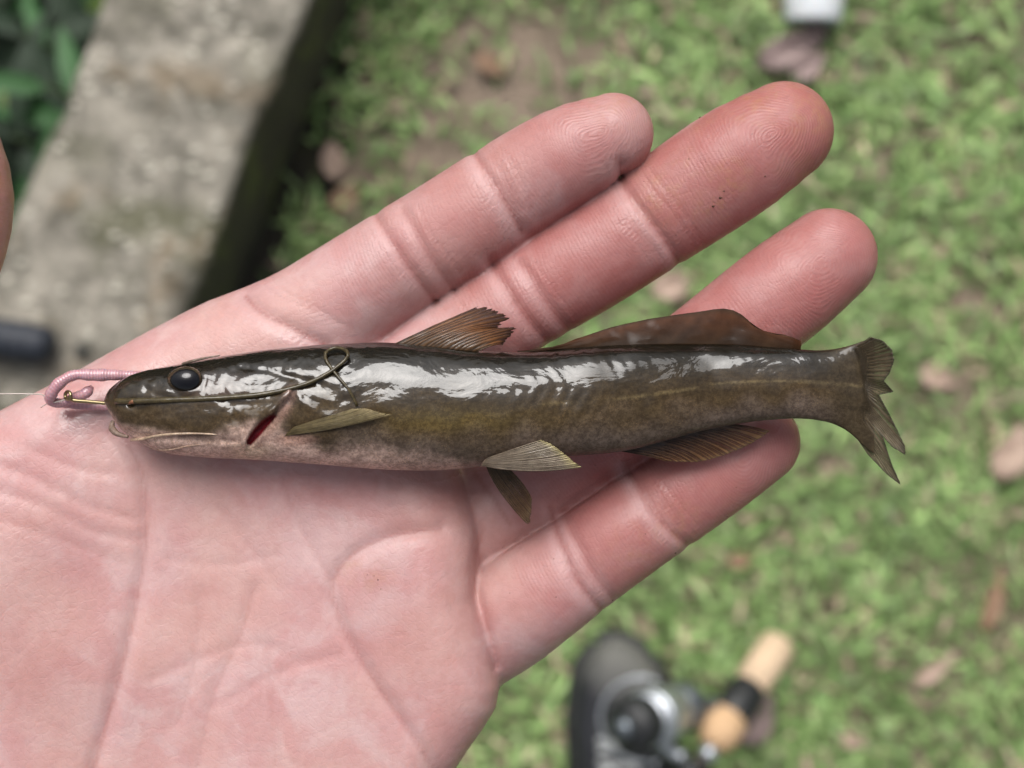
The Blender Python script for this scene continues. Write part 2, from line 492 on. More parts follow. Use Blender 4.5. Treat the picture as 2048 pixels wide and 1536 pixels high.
dry_leaf(1480, 1120, 10, 0.022, 0.013, 2, 'small reddish brown dry leaf on the grass below the pinky', z=.02)
dry_leaf(1515, 1440, 60, 0.05, 0.024, 0, 'greyish dry leaf under the rod handle', z=.02)
dry_leaf(980, 130, -35, 0.03, 0.016, 2, 'brown dry leaf on bare soil above the index fingertip', z=.01)
dry_leaf(1700, 1480, -15, 0.03, 0.012, 1, 'slim tan dry leaf on the grass beside the cork grip', z=.02)

# ================================================================== HAND (one continuous surface from a distance field)
VX = 0.6
def Pm(px, py, z):   # mm, z relative to fish plane
    q = P(px, py, z) * 1000
    q[..., 2] -= (CAM_H - HAND_D) * 1000
    return q
gx = np.arange(-150, 76, VX, dtype=np.float32); gy = np.arange(-190, 60, VX, dtype=np.float32); gz = np.arange(-46, 10, VX, dtype=np.float32)
shape = (len(gx), len(gy), len(gz))

fingers = {  # axis pixel x, y, height of the palmar surface, half width (mm), base first
    'index': [(480, 760, -9.5, 12), (590, 668, -8.5, 11), (706, 586, -7, 10.2), (806, 518, -6.2, 9.6), (912, 455, -5.0, 9.7), (1010, 388, -4.6, 9.3), (1134, 312, -2.8, 8.7), (1226, 268, -3.2, 7.2)],
    'middle': [(600, 930, -11, 12), (740, 825, -10.5, 11), (860, 735, -9, 9.8), (950, 670, -8, 9.1), (1044, 603, -7.8, 9.1), (1184, 516, -6.4, 9.5), (1310, 432, -5.6, 9.8), (1465, 328, -2.2, 10.1), (1566, 264, -2.6, 8.9)],
    'ring': [(740, 1180, -16, 12), (860, 1090, -16, 11), (1005, 1005, -16, 10.2), (1160, 900, -13, 10.0), (1290, 800, -8.5, 9.4), (1425, 695, -6, 9.3), (1565, 586, -4, 9.5), (1656, 514, -4.5, 8.7)],
    'pinky': [(880, 1310, -17, 10.5), (1000, 1240, -12, 10.3), (1080, 1185, -8.6, 9.7), (1158, 1130, -8.2, 9.1), (1245, 1068, -7.2, 8.8), (1335, 1005, -7.8, 8.7), (1430, 940, -6.8, 8.4), (1516, 884, -8, 7.6)],
    'thumb': [(-160, 1230, -6, 15), (-270, 1000, -3, 12), (-225, 760, -2, 10.2), (-142, 580, 0, 10.0), (-103, 480, 1, 9.9), (-88, 385, 1, 9.7), (-108, 285, 0, 8.8), (-140, 230, -1, 7.6)],
}
def finger_sdf(pts, sub=26):
    a = np.array(pts, float)
    rz = a[:, 3] * 0.9
    ax = Pm(a[:, 0], a[:, 1], a[:, 2] - rz)
    C = catmull(np.hstack([ax, a[:, 3:4]]), sub)
    lo = C[:, :3].min(0) - 16; hi = C[:, :3].max(0) + 16
    sl = []
    for g, l, h in zip((gx, gy, gz), lo, hi):
        i0, i1 = np.searchsorted(g, l), np.searchsorted(g, h); sl.append(slice(i0, i1))
    X, Y, Z = np.meshgrid(gx[sl[0]], gy[sl[1]], gz[sl[2]], indexing='ij')
    D = np.full(X.shape, 1e3, np.float32)
    for p, q in zip(C[:-1], C[1:]):
        v = (q - p)[:3]; L2 = float(v @ v)
        t = np.clip(((X - p[0]) * v[0] + (Y - p[1]) * v[1] + (Z - p[2]) * v[2]) / L2, 0, 1)
        dx = X - p[0] - t * v[0]; dy = Y - p[1] - t * v[1]; dz = (Z - p[2] - t * v[2]) / 0.9
        D = np.minimum(D, np.sqrt(dx * dx + dy * dy + dz * dz) - (p[3] + t * (q[3] - p[3])))
    full = np.full(shape, 30.0, np.float32)
    full[tuple(sl)] = D
    return full, C
def smin(a, b, k):
    h = np.clip(0.5 + 0.5 * (b - a) / k, 0, 1)
    return b + (a - b) * h - k * h * (1 - h)

# palm: outline x height field
outline = [(-250, 1010), (-110, 900), (0, 826), (110, 766), (220, 702), (330, 642), (440, 600), (600, 610), (740, 720), (860, 850), (930, 990), (953, 1085), (950, 1190), (974, 1270), (995, 1370), (985, 1425), (935, 1500), (870, 1600), (760, 1760), (600, 1950), (430, 2120), (160, 2330), (-60, 2620), (-420, 2420), (-330, 2150), (-330, 1900), (-380, 1600), (-400, 1300), (-340, 1120)]
op = np.array([Pm(x, y, -14)[:2] for x, y in outline])
op = catmull(np.vstack([op, op[:1]]), 120)[:-1]
X2, Y2 = np.meshgrid(gx, gy, indexing='ij')
d2 = poly_dist(X2, Y2, [tuple(p) for p in np.vstack([op, op[:1]])])
inside = np.zeros(X2.shape, bool)
for (ax_, ay_), (bx_, by_) in zip(op, np.roll(op, -1, 0)):
    cr = ((ay_ > Y2) != (by_ > Y2)) & (X2 < (bx_ - ax_) * (Y2 - ay_) / (by_ - ay_ + 1e-9) + ax_)
    inside ^= cr
d2 = np.where(inside, -d2, d2).astype(np.float32)
ctl = np.array([(-150, 1100, -2), (0, 880, -5), (60, 1000, -2.2), (120, 1300, -3.5), (60, 1500, -5), (-100, 1500, -5), (-200, 1300, -4), (150, 850, -7.5), (210, 760, -9.5), (270, 900, -8.5), (290, 1050, -9), (265, 1250, -8.8), (205, 1500, -9.5), (450, 950, -9), (450, 1200, -9), (420, 1450, -9), (650, 960, -9.5), (600, 1200, -9), (620, 1450, -8), (665, 1190, -9.2), (730, 1340, -8.8), (820, 1470, -9), (870, 1110, -6.5), (820, 1240, -5.6), (900, 1380, -6.6), (900, 1000, -10.5), (760, 900, -10), (560, 760, -9.5), (400, 680, -9.5), (300, 1900, -8), (700, 1700, -9), (0, 1900, -7), (-100, 2300, -8), (-300, 2600, -8)], float)
cp = np.array([Pm(a, b, c)[:2] for a, b, c in ctl])
zt = np.zeros(X2.shape); ws = np.zeros(X2.shape)
for (cx, cy), z in zip(cp, ctl[:, 2]):
    w = np.exp(-((X2 - cx) ** 2 + (Y2 - cy) ** 2) / (2 * 9.5 ** 2)) + 1e-9; zt += w * z; ws += w
zt = (zt / ws).astype(np.float32)
rr = 9.5
A = (d2 + rr)[:, :, None]
Bz = np.maximum(gz[None, None, :] - zt[:, :, None], (-31.0 - gz)[None, None, :]) + rr
palm = np.minimum(np.maximum(A, Bz), 0) + np.sqrt(np.maximum(A, 0) ** 2 + np.maximum(Bz, 0) ** 2) - rr
del A, Bz
axes = {}
D = None
for name, k in (('index', 7), ('middle', 7), ('ring', 2.0), ('pinky', 1.3), ('thumb', 9)):
    f, axes[name] = finger_sdf(fingers[name])
    u = smin(palm, f, k)
    D = u if D is None else smin(D, u, 0.7)
    del f, u

# creases: pixel polyline, depth, half width (mm)
creases = [
    ([(944, 290), (975, 350), (1008, 400), (1045, 462)], .75, .75), ([(965, 285), (1000, 345), (1040, 420)], .25, .6),
    ([(745, 418), (775, 470), (815, 530), (868, 600)], .6, .8), ([(805, 415), (838, 475), (868, 525), (905, 575)], .5, .8),
    ([(480, 590), (520, 625), (580, 655), (650, 690)], .9, 1.4),
    ([(1240, 330), (1262, 392), (1310, 455), (1378, 535)], .85, .8), ([(1232, 365), (1262, 440), (1320, 510)], .25, .6),
    ([(980, 515), (1010, 570), (1050, 630), (1110, 695)], .6, .8), ([(1040, 520), (1075, 575), (1115, 630), (1150, 665)], .55, .9),
    ([(1260, 930), (1290, 990), (1330, 1050), (1395, 1105)], .75, .8), ([(1285, 960), (1325, 1010), (1370, 1060)], .25, .6),
    ([(1105, 1025), (1120, 1080), (1155, 1160), (1215, 1240)], .65, .8), ([(1128, 1030), (1155, 1090), (1190, 1150), (1230, 1205)], .5, .9),
    ([(945, 955), (985, 1005), (1020, 1060)], .5, .9), ([(962, 1075), (948, 1130), (950, 1190), (974, 1270), (993, 1350)], .8, .7),
    ([(225, 860), (262, 905), (285, 970), (290, 1050), (275, 1180), (245, 1330), (185, 1540), (120, 1800)], .95, 1.6),
    ([(880, 1060), (780, 1075), (705, 1110), (664, 1165), (668, 1215), (700, 1290), (770, 1400), (830, 1485), (880, 1580)], 1.0, 1.7),
    ([(430, 1010), (500, 1100), (560, 1180)], .25, 1.4), ([(505, 1180), (475, 1280), (420, 1400), (390, 1540)], .45, 1.5),
    ([(395, 1190), (385, 1330), (350, 1450)], .25, 1.2), ([(530, 1300), (540, 1420), (550, 1540)], .35, 1.4), ([(560, 960), (600, 1060), (665, 1165)], .35, 1.6),
    ([(0, 925), (80, 955), (180, 1010), (270, 1040)], .3, .7), ([(0, 975), (100, 1010), (200, 1065), (280, 1080)], .25, .7), ([(20, 1035), (150, 1085), (250, 1130)], .2, .7), ([(60, 890), (140, 930), (230, 950)], .25, .7),
    ([(300, 1360), (420, 1310), (520, 1290), (600, 1330)], .2, .8), ([(420, 1420), (560, 1345), (680, 1310)], .2, .8), ([(330, 1120), (440, 1130), (560, 1110)], .15, .8),
    ([(-70, 640), (-200, 700), (-300, 700)], .6, .9),
]
cw = [([tuple(Pm(x, y, -7)[:2]) for x, y in pl], d, w) for pl, d, w in creases]
G2 = np.zeros(X2.shape, np.float32)
for pl, d, w in cw:
    dd = poly_dist(X2, Y2, [tuple(q) for q in catmull(np.array(pl), 24)])
    d = d * (.75 if w < 1.3 else .55)
    G2 += d * np.exp(-(dd / w) ** 2)
zm = 1 / (1 + np.exp(-(gz + 15) / 1.2))
D += G2[:, :, None] * zm[None, None, :].astype(np.float32)

def surface_nets(D):
    nx, ny, nz = D.shape
    s = D < 0
    cnt = np.zeros((nx - 1, ny - 1, nz - 1), np.int8)
    cor = [(i, j, k) for i in (0, 1) for j in (0, 1) for k in (0, 1)]
    for i, j, k in cor: cnt += s[i:nx - 1 + i, j:ny - 1 + j, k:nz - 1 + k]
    ii, jj, kk = np.nonzero((cnt > 0) & (cnt < 8))
    vid = np.full(cnt.shape, -1, np.int32); vid[ii, jj, kk] = np.arange(len(ii))
    acc = np.zeros((len(ii), 3)); num = np.zeros(len(ii))
    for a in cor:
        for d in range(3):
            if a[d]: continue
            b = list(a); b[d] = 1
            va = D[ii + a[0], jj + a[1], kk + a[2]]; vb = D[ii + b[0], jj + b[1], kk + b[2]]
            m = (va < 0) != (vb < 0)
            t = np.where(m, va / np.where(m, va - vb, 1), 0)
            p = np.tile(np.array(a, float), (len(ii), 1)); p[:, d] += t
            acc[m] += p[m]; num[m] += 1
    V = acc / num[:, None] + np.stack([ii, jj, kk], -1)
    F = []
    for d in range(3):
        e, f = [(1, 2), (2, 0), (0, 1)][d]
        sl0 = [slice(None)] * 3; sl1 = [slice(None)] * 3
        sl0[d] = slice(0, -1); sl1[d] = slice(1, None)
        m = s[tuple(sl0)] != s[tuple(sl1)]
        q = np.stack(np.nonzero(m), -1)
        ok = (q[:, e] > 0) & (q[:, f] > 0) & (q[:, e] < D.shape[e] - 1) & (q[:, f] < D.shape[f] - 1)
        q = q[ok]
        ids = []
        for de, df in ((-1, -1), (0, -1), (0, 0), (-1, 0)):
            c = q.copy(); c[:, e] += de; c[:, f] += df
            ids.append(vid[c[:, 0], c[:, 1], c[:, 2]])
        quad = np.stack(ids, -1)
        flip = s[tuple(q.T)]
        quad[~flip] = quad[~flip][:, ::-1]
        F.append(quad)
    return V, np.vstack(F)
D = np.pad(D, 1, constant_values=5.0)
HV, HF = surface_nets(D)
HV = (HV - 1) * VX + np.array([gx[0], gy[0], gz[0]])
E = np.vstack([HF[:, [0, 1]], HF[:, [1, 2]], HF[:, [2, 3]], HF[:, [3, 0]]])
deg = np.bincount(E.ravel(), minlength=len(HV)).astype(float)
for lam in (0.6, -0.55) * 5:
    acc = np.stack([np.bincount(E[:, 0], HV[E[:, 1], c], len(HV)) + np.bincount(E[:, 1], HV[E[:, 0], c], len(HV)) for c in range(3)], -1)
    HV = HV + lam * (acc / deg[:, None] - HV)
del D, palm
# attributes in photo pixels
kz = S * (HAND_D * 1000 - HV[:, 2]) / (HAND_D * 1000)
hpx, hpy = HV[:, 0] / kz + 1024, 768 - HV[:, 1] / kz
def blobs(lst):
    a = np.zeros(len(HV))
    for x, y, r, s in lst: a = np.maximum(a, s * np.exp(-((hpx - x) ** 2 + (hpy - y) ** 2) / r ** 2))
    return a
a_red_shadow = blobs([(840, 1200, 150, .42), (900, 1380, 110, .45), (820, 1330, 90, .3), (930, 440, 90, .7), (1130, 290, 110, .5), (1560, 250, 170, .62), (1430, 340, 130, .55), (1180, 260, 110, .42), (940, 430, 70, .45), (1010, 400, 60, .35), (815, 500, 65, .6), (700, 590, 90, .35), (500, 600, 70, .4), (600, 660, 80, .3), (1190, 520, 80, .4), (1060, 610, 60, .55), (1620, 600, 130, .85), (1690, 480, 100, .6), (1450, 680, 130, .6), (1050, 980, 130, .7), (1200, 900, 120, .75), (1400, 960, 110, .65), (1530, 920, 110, .6), (1240, 1090, 80, .5), (1090, 1200, 85, .75), (1160, 1110, 50, .5), (780, 980, 120, .6), (650, 950, 110, .5), (900, 1000, 90, .5), (500, 940, 80, .35), (880, 1390, 14, .5), (60, 900, 70, .35), (70, 1040, 70, .4), (150, 1180, 90, .3), (60, 1330, 110, .4), (740, 1260, 80, .3), (330, 1130, 60, .3), (420, 1180, 60, .25), (980, 1230, 40, .5), (940, 1110, 50, .35), (1555, 170, 60, -.0), (-80, 400, 160, .3)])  # flushed skin, with the fish's shadow and middle fingertip shading painted in
crs = np.zeros(len(HV))
for pl, d, w in cw:
    dd = poly_dist(HV[:, 0], HV[:, 1], [tuple(q) for q in catmull(np.array(pl), 24)])
    crs = np.maximum(crs, min(1, d) * np.exp(-(dd / 1.1) ** 2))
fr_ = np.random.default_rng(3)
joint = np.zeros(len(HV))
for pl, d, w in cw[:13]:
    sh = [(x_ - 1.25, y_ - .8) for x_, y_ in pl]
    joint = np.maximum(joint, min(1, d * 1.4) * np.exp(-(poly_dist(HV[:, 0], HV[:, 1], sh) / 1.5) ** 2))
cline = np.zeros(len(HV))
for ci, (pl, d, w) in enumerate(cw):
    dd = poly_dist(HV[:, 0], HV[:, 1], [tuple(q) for q in catmull(np.array(pl), 30)])
    cline = np.maximum(cline, (min(1, d * 1.3) if ci < 14 else .55 * min(1, d * 1.2)) * np.exp(-(dd / .42) ** 2))
for kk in range(110):      # fine palm lines
    x0, y0 = fr_.uniform(-60, 900), fr_.uniform(900, 1560)
    an = (-1.15 if x0 > 300 else -.45) + fr_.normal(0, .45) if kk % 3 else fr_.normal(.1, .35)
    L = fr_.uniform(50, 190)
    pts = np.array([Pm(x0 + L * q * math.cos(an) + fr_.normal(0, 5), y0 - L * q * math.sin(an) * -1 + fr_.normal(0, 5), -8)[:2] for q in (0, .33, .66, 1)])
    lo, hi = pts.min(0) - 2, pts.max(0) + 2
    m_ = np.nonzero((HV[:, 0] > lo[0]) & (HV[:, 0] < hi[0]) & (HV[:, 1] > lo[1]) & (HV[:, 1] < hi[1]) & (HV[:, 2] > -16))[0]
    if len(m_):
        dd = poly_dist(HV[m_, 0], HV[m_, 1], [tuple(q) for q in catmull(pts, 12)])
        crs[m_] = np.maximum(crs[m_], fr_.uniform(.05, .16) * np.exp(-(dd / .42) ** 2))
for ci, (pl, d, w) in enumerate(cw[:13]):
    for kk in range(5):
        off = fr_.normal(0, 1.6, 2); pl2 = np.array(pl) + off + fr_.normal(0, .35, (len(pl), 2))
        dd = poly_dist(HV[:, 0], HV[:, 1], [tuple(q) for q in catmull(pl2, 24)])
        crs = np.maximum(crs, .38 * np.exp(-(dd / .36) ** 2))
dirt = blobs([(1560, 165, 70, .5), (1640, 230, 70, .5), (1500, 200, 60, .5), (1600, 330, 60, .4), (1330, 380, 70, .4), (1430, 420, 40, .6), (1460, 360, 50, .5), (1400, 240, 30, .4), (1370, 330, 40, .35), (1230, 190, 60, .4), (1190, 195, 50, .35), (1300, 410, 30, .3), (750, 1150, 30, .5), (700, 1140, 30, .4), (1360, 1060, 60, .4), (1270, 1110, 60, .35), (1480, 1020, 60, .25), (-60, 380, 140, .6), (0, 450, 80, .5)])  # brown grime, doubling as painted shading on the tilted middle fingertip
# ridge phase (mm)
ridge_a = np.full(len(HV), .1)
finger_a = np.zeros(len(HV))
fw = {'index': .5, 'middle': .95, 'ring': .85, 'pinky': .85, 'thumb': .5}
phase = HV[:, 0] * 0.62 + HV[:, 1] * 0.78 + 3.0 * vnoise(HV * 0.07)
best = np.full(len(HV), 3.0)
for nm, C in axes.items():
    Cx = C[:, :2]; tcum = np.r_[0, np.cumsum(np.linalg.norm(np.diff(Cx, axis=0), axis=1))]
    dm = np.full(len(HV), 1e9); tm = np.zeros(len(HV)); sg = np.zeros(len(HV))
    for i in range(8 if nm != 'thumb' else 6, len(Cx) - 1):
        v = Cx[i + 1] - Cx[i]; L2 = v @ v
        tt = ((HV[:, 0] - Cx[i, 0]) * v[0] + (HV[:, 1] - Cx[i, 1]) * v[1]) / L2
        tc = np.clip(tt, 0, 1 if i < len(Cx) - 2 else 3)
        dx, dy = HV[:, 0] - Cx[i, 0] - tc * v[0], HV[:, 1] - Cx[i, 1] - tc * v[1]
        d = np.hypot(dx, dy)
        m = d < dm
        dm[m] = d[m]; tm[m] = (tcum[i] + tc * math.sqrt(L2))[m]; sg[m] = (np.sign(v[0] * dy - v[1] * dx) * d)[m]
    inb = dm < 10.5
    core = tcum[-1] - 3.0
    along = tm - core
    wv = vnoise(HV * .22 + 5); wv2 = vnoise(HV * .22 + 31)
    whorl = np.sqrt(((along + 3 * wv - 1.5) * np.where(along > 0, 1.0, 0.75)) ** 2 + ((sg + 3 * wv2 - 1.5) * 1.15) ** 2 + 0.3) + .35 * along
    f = np.clip((along + 9) / 6, 0, 1)
    ph = np.where(along > -9, whorl, 0) * f + (1 - f) * (-(along) + 0.02 * sg ** 2 + 1.2 * vnoise(HV * 0.15))
    phase = np.where(inb, ph, phase)
    ridge_a = np.where(inb, .25 + .27 * f, ridge_a)
    finger_a = np.where(inb, np.maximum(finger_a, fw[nm] * np.clip((tm - tcum[8 if nm != 'thumb' else 6]) / 14, 0, 1) * np.clip((10.8 - dm) / 1.5, 0, 1)), finger_a)

yt_h, yb_h = np.interp(hpx, [200, 640, 1040, 1748], [770, 689, 704, 690]), np.interp(hpx, [200, 420, 850, 1200, 1600], [850, 916, 942, 908, 836])
damp = np.exp(-(np.maximum(0, np.maximum(yt_h - hpy, hpy - yb_h)) / 30) ** 2) * (hpx > 120) * (hpx < 1750)
t = NT('skin')
mott = t.noise(115, 3, 0.55, dist=0.6)
mott2 = t.noise(45, 2, 0.5)
base = t.mix(t.mr(mott, 0.36, 0.66), (0.475, 0.262, 0.255), (0.522, 0.348, 0.342))
base = t.mix(t.mr(mott2, 0.40, 0.66, 0, .6), base, (0.515, 0.31, 0.275))
base = t.mix(t.math('MULTIPLY', t.attr('finger'), t.mr(mott, 0.3, 0.7, 1.0, .8)), base, (0.325, 0.116, 0.106))
base = t.mix(t.math('MULTIPLY', t.attr('red_shadow'), t.mr(t.noise(170, 3), 0.25, 0.7, .35, .75)), base, (0.33, 0.095, 0.09))
base = t.mix(t.math('MULTIPLY', t.attr('joint'), 0.55), base, (0.52, 0.33, 0.325))
base = t.mix(t.math('MULTIPLY', t.attr('cline'), 0.6), base, (0.27, 0.085, 0.075))
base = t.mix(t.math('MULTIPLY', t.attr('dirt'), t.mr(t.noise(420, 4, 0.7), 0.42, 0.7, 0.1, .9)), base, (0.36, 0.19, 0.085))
base = t.mix(t.mr(t.noise(750, 4, .7), .35, .65, .28, 0), base, t.mix(1.0, base, (.80, .74, .74), 'MULTIPLY'))
ridge = t.math('SINE', t.math('MULTIPLY', t.attr('phase'), 2 * math.pi / 0.68))
ridge01 = t.math('MULTIPLY_ADD', ridge, 0.5, 0.5)
rmask = t.math('MULTIPLY', t.attr('ridge'), t.mr(t.noise(110, 2), .3, .65, .35, 1.0))
base = t.mix(t.math('MULTIPLY', t.math('MULTIPLY', ridge01, rmask), 0.13), base, (0.66, 0.46, 0.44))
vl = t.vor(900, t.mapped((1, 1, 1)), 'DISTANCE_TO_EDGE')
cell = t.mr(vl, 0.0, 0.12, 0, 1)
h = t.math('MULTIPLY_ADD', t.math('MULTIPLY', ridge01, rmask), 0.6, t.math('MULTIPLY', cell, 0.13))
h = t.math('ADD', h, t.math('MULTIPLY', t.attr('crease'), -1.8))
h = t.math('ADD', h, t.math('MULTIPLY', t.noise(380, 3, 0.6), .3))
wr = t.n('TexWave', wave_type='BANDS'); t.l(t.mapped((1, 1, 1), (0, 0, 0.9)), wr.inputs[0])
wr.inputs['Scale'].default_value = 130; wr.inputs['Distortion'].default_value = 9; wr.inputs['Detail'].default_value = 3; wr.inputs['Detail Scale'].default_value = 1.4
h = t.math('ADD', h, t.math('MULTIPLY', t.mr(wr.outputs['Fac'], 0.0, 0.18, 0, 1), .10))
t.set(Base_Color=base, Roughness=t.math('SUBTRACT', t.mr(t.noise(160, 3), .35, .65, .40, .52), t.math('MULTIPLY', t.attr('damp'), .24)), Specular_IOR_Level=0.42, Subsurface_Weight=0.22, Subsurface_Scale=0.0022, Normal=t.bump(h, 0.55, 0.00022))
t.b.inputs['Subsurface Radius'].default_value = (1.0, 0.35, 0.22)
M_skin = t.m
HW = HV * 1e-3 + np.array([0, 0, CAM_H - HAND_D])
hand = mesh_obj('hand', HW, HF, M_skin, attrs={'red_shadow': a_red_shadow, 'crease': crs, 'dirt': dirt, 'phase': phase, 'ridge': ridge_a, 'joint': joint, 'finger': finger_a, 'cline': cline, 'damp': damp})
tag(hand, 'open pale pink left hand held palm up with the fish across its fingers', 'hand')

# sleeve at the wrist end, out of the picture
t = NT('sleeve_cloth')
t.set(Base_Color=t.mix(t.noise(300, 3), (0.03, 0.035, 0.05), (0.06, 0.065, 0.08)), Roughness=0.9, Normal=t.bump(t.noise(900, 2), 0.5, 0.001))
a = P(-150, 2250, -18); b = P(-1300, 4300, -30)
C = catmull(np.array([a, a * .6 + b * .4, b]), 24)
sleeve = tube('sleeve', C, np.linspace(0.034, 0.05, 24) + 0.0012 * np.sin(np.arange(24) * 1.9), t.m, hand, 32)

# ================================================================== FISH
top_l = [(208, 800), (211, 790), (218, 779), (229, 769), (244, 757.5), (273, 745), (300, 738), (346, 731), (380, 724), (450, 711), (540, 698), (640, 689), (760, 684), (860, 690), (940, 700), (1040, 704), (1100, 700), (1200, 691), (1300, 688), (1440, 688), (1560, 695), (1640, 702), (1690, 695), (1748, 674)]
bot_l = [(208, 802), (211, 811), (218, 824), (229, 842), (244, 862), (273, 881), (288, 892), (317, 904), (360, 911), (420, 916), (500, 919), (560, 923), (640, 929), (760, 939), (850, 942), (920, 938), (980, 930), (1080, 916), (1200, 908), (1260, 901), (1330, 882), (1400, 862), (1500, 843), (1590, 836), (1640, 840), (1680, 851), (1710, 872), (1748, 915)]
wid_l = [(208, .3), (211, 1.3), (218, 2.3), (235, 3.6), (262, 4.9), (340, 6.4), (450, 7.4), (600, 7.7), (800, 7.6), (1000, 6.9), (1200, 5.6), (1400, 4.1), (1600, 2.5), (1690, 1.5), (1725, .7), (1748, .2)]
def ip(l, x): 
    a = np.array(l); return np.interp(x, a[:, 0], a[:, 1])
def sm_ip(l, x):
    # smoothed interpolation away from the snout
    w = np.clip((np.asarray(x) - 230) / 40, 0, 1) * 22
    return sum(ip(l, np.clip(x + w * k, 208, 1748)) for k in (-1, -.5, 0, .5, 1)) / 5
FN = 2.25
def fish_z(px, py):
    yt, yb, w = sm_ip(top_l, px), sm_ip(bot_l, px), sm_ip(wid_l, px)
    u = np.clip((py - (yt + yb) / 2) / ((yb - yt) / 2), -1, 1)
    return fz0(px) + w * (1 - np.abs(u) ** FN) ** (1 / FN)
def fz0(px): return -.8 + np.interp(px, [208, 500, 1000, 1400, 1748], [1.0, -.3, 0, 0.5, 2.5])
tt = np.linspace(0, 1, 560); fx = 208 + (1748 - 208) * (0.12 * tt ** 2 + 0.88 * tt) ; fx[:10] = 208 + (fx[10] - 208) * (np.arange(10) / 10) ** 2
NS = 144
th = np.linspace(0, 2 * np.pi, NS, endpoint=False)
yt, yb, w = sm_ip(top_l, fx), sm_ip(bot_l, fx), sm_ip(wid_l, fx)
cs, sn = np.cos(th), np.sin(th)
se = lambda v: np.sign(v) * np.abs(v) ** (2 / FN)
bpy_ = ((yt + yb) / 2)[:, None] - ((yb - yt) / 2)[:, None] * se(cs)[None, :]
bpx = np.repeat(fx[:, None], NS, 1)
lift = np.zeros_like(bpx)
front = (sn > 0)[None, :] * 1.0
# gill cover: raised flap whose free edge runs down the side of the head
gl = [(590, 770), (578, 790), (565, 806), (545, 828), (515, 855), (495, 880), (488, 898), (496, 915)]
gd = poly_dist(bpx, bpy_, gl)
gxl = np.interp(bpy_, [p[1] for p in gl], [p[0] for p in gl])
left = bpx < gxl
inr = (bpy_ > 772) & (bpy_ < 912)
flap = np.where(left & inr, 1.0 * np.exp(-(gd / 42) ** 2), 0) * np.clip((bpy_ - 772) / 18, 0, 1) * np.clip((912 - bpy_) / 20, 0, 1)
slit = [(549, 832), (530, 848), (512, 866), (497, 884)]
sdist = poly_dist(bpx + 0, bpy_, slit)
swid = np.interp(bpx, [490, 500, 520, 540, 552], [3, 7, 9, 6, 2.5])
slit_m = np.clip(1.6 - sdist / swid, 0, 1) * front
lift += flap * front - 0.9 * slit_m
# opercle ridge, cheek, nostril, shoulder
for pl, hgt, wd in [([(540, 830), (560, 800), (575, 780)], .25, 8), ([(330, 800), (450, 795), (560, 788)], -.18, 7), ([(235, 862), (300, 874), (380, 878), (470, 882)], -.4, 6), ([(425, 730), (430, 760), (415, 790)], -.12, 8), ([(585, 775), (600, 800), (590, 835), (560, 865)], .35, 14), ([(1060, 703), (1300, 694), (1590, 702)], -.25, 7)]:
    lift += hgt * np.exp(-(poly_dist(bpx, bpy_, pl) / wd) ** 2) * (front if hgt != -.25 else 1)
for x, y, r, hgt in [(262, 808, 9, -.5), (292, 778, 10, -.25), (370, 762, 52, .55), (640, 850, 40, .4), (450, 850, 60, .5)]:
    lift += hgt * np.exp(-((bpx - x) ** 2 + (bpy_ - y) ** 2) / r ** 2) * front
lift += 0.10 * (vnoise(np.stack([bpx * .03, bpy_ * .03, 0 * bpx], -1)) - .5) + 0.10 * (vnoise(np.stack([bpx * .012, bpy_ * .05, 0 * bpx + 4], -1)) - .5)
hd = np.clip((bpx - 390) / 60, 0, 1) * np.clip((760 - bpx) / 80, 0, 1) * front
lift += hd * (.30 * (vnoise(np.stack([bpx * .045, bpy_ * .07, 0 * bpx + 11], -1)) - .5) + .10 * (vnoise(np.stack([bpx * .11, bpy_ * .14, 0 * bpx + 17], -1)) - .5))
hs_ = np.clip((400 - bpx) / 60, 0, 1) * np.clip((bpx - 215) / 20, 0, 1) * front
lift += hs_ * .22 * (vnoise(np.stack([bpx * .07, bpy_ * .10, 0 * bpx + 23], -1)) - .5)
for pl, hgt, wd in [([(480, 735), (540, 742), (600, 760), (640, 768)], -.3, 6), ([(440, 800), (500, 812), (545, 806)], -.25, 6), ([(470, 835), (490, 860), (488, 890)], -.3, 6), ([(600, 800), (640, 830), (690, 835)], .3, 8), ([(590, 860), (640, 852)], -.35, 6), ([(330, 720), (345, 745), (340, 775), (370, 796), (405, 785), (412, 755)], -.12, 5)]:
    lift += hgt * np.exp(-(poly_dist(bpx, bpy_, pl) / wd) ** 2) * front
# muscle segments (chevrons) behind the dorsal fin
ch = bpx + np.abs(bpy_ - 775) * 0.55
amp = np.clip((bpx - 1000) / 120, 0, 1) * np.clip((1300 - bpx) / 80, .18, 1)
amp = amp * np.clip(2.2 * vnoise(np.stack([bpx * .012, bpy_ * .03, 0 * bpx + 7], -1)) - .5, 0, 1)
lift += 0.045 * amp * np.sin(ch / 26 * 2 * np.pi * 0.95) * front
wz = w[:, None] * se(sn)[None, :]
bz = fz0(fx)[:, None] + wz + lift * np.where(sn > 0, 1, -1)[None, :] * np.clip(np.abs(wz) / 1.5, 0, 1)
bz = np.where(bz < -8.2, -8.2 + (bz + 8.2) * .3, bz)
FVt = P(bpx, bpy_, bz).reshape(-1, 3)
i, j = np.meshgrid(np.arange(len(fx) - 1), np.arange(NS), indexing='ij')
k = (j + 1) % NS
FF = np.stack([i * NS + j, i * NS + k, (i + 1) * NS + k, (i + 1) * NS + j], -1).reshape(-1, 4)[:, ::-1]
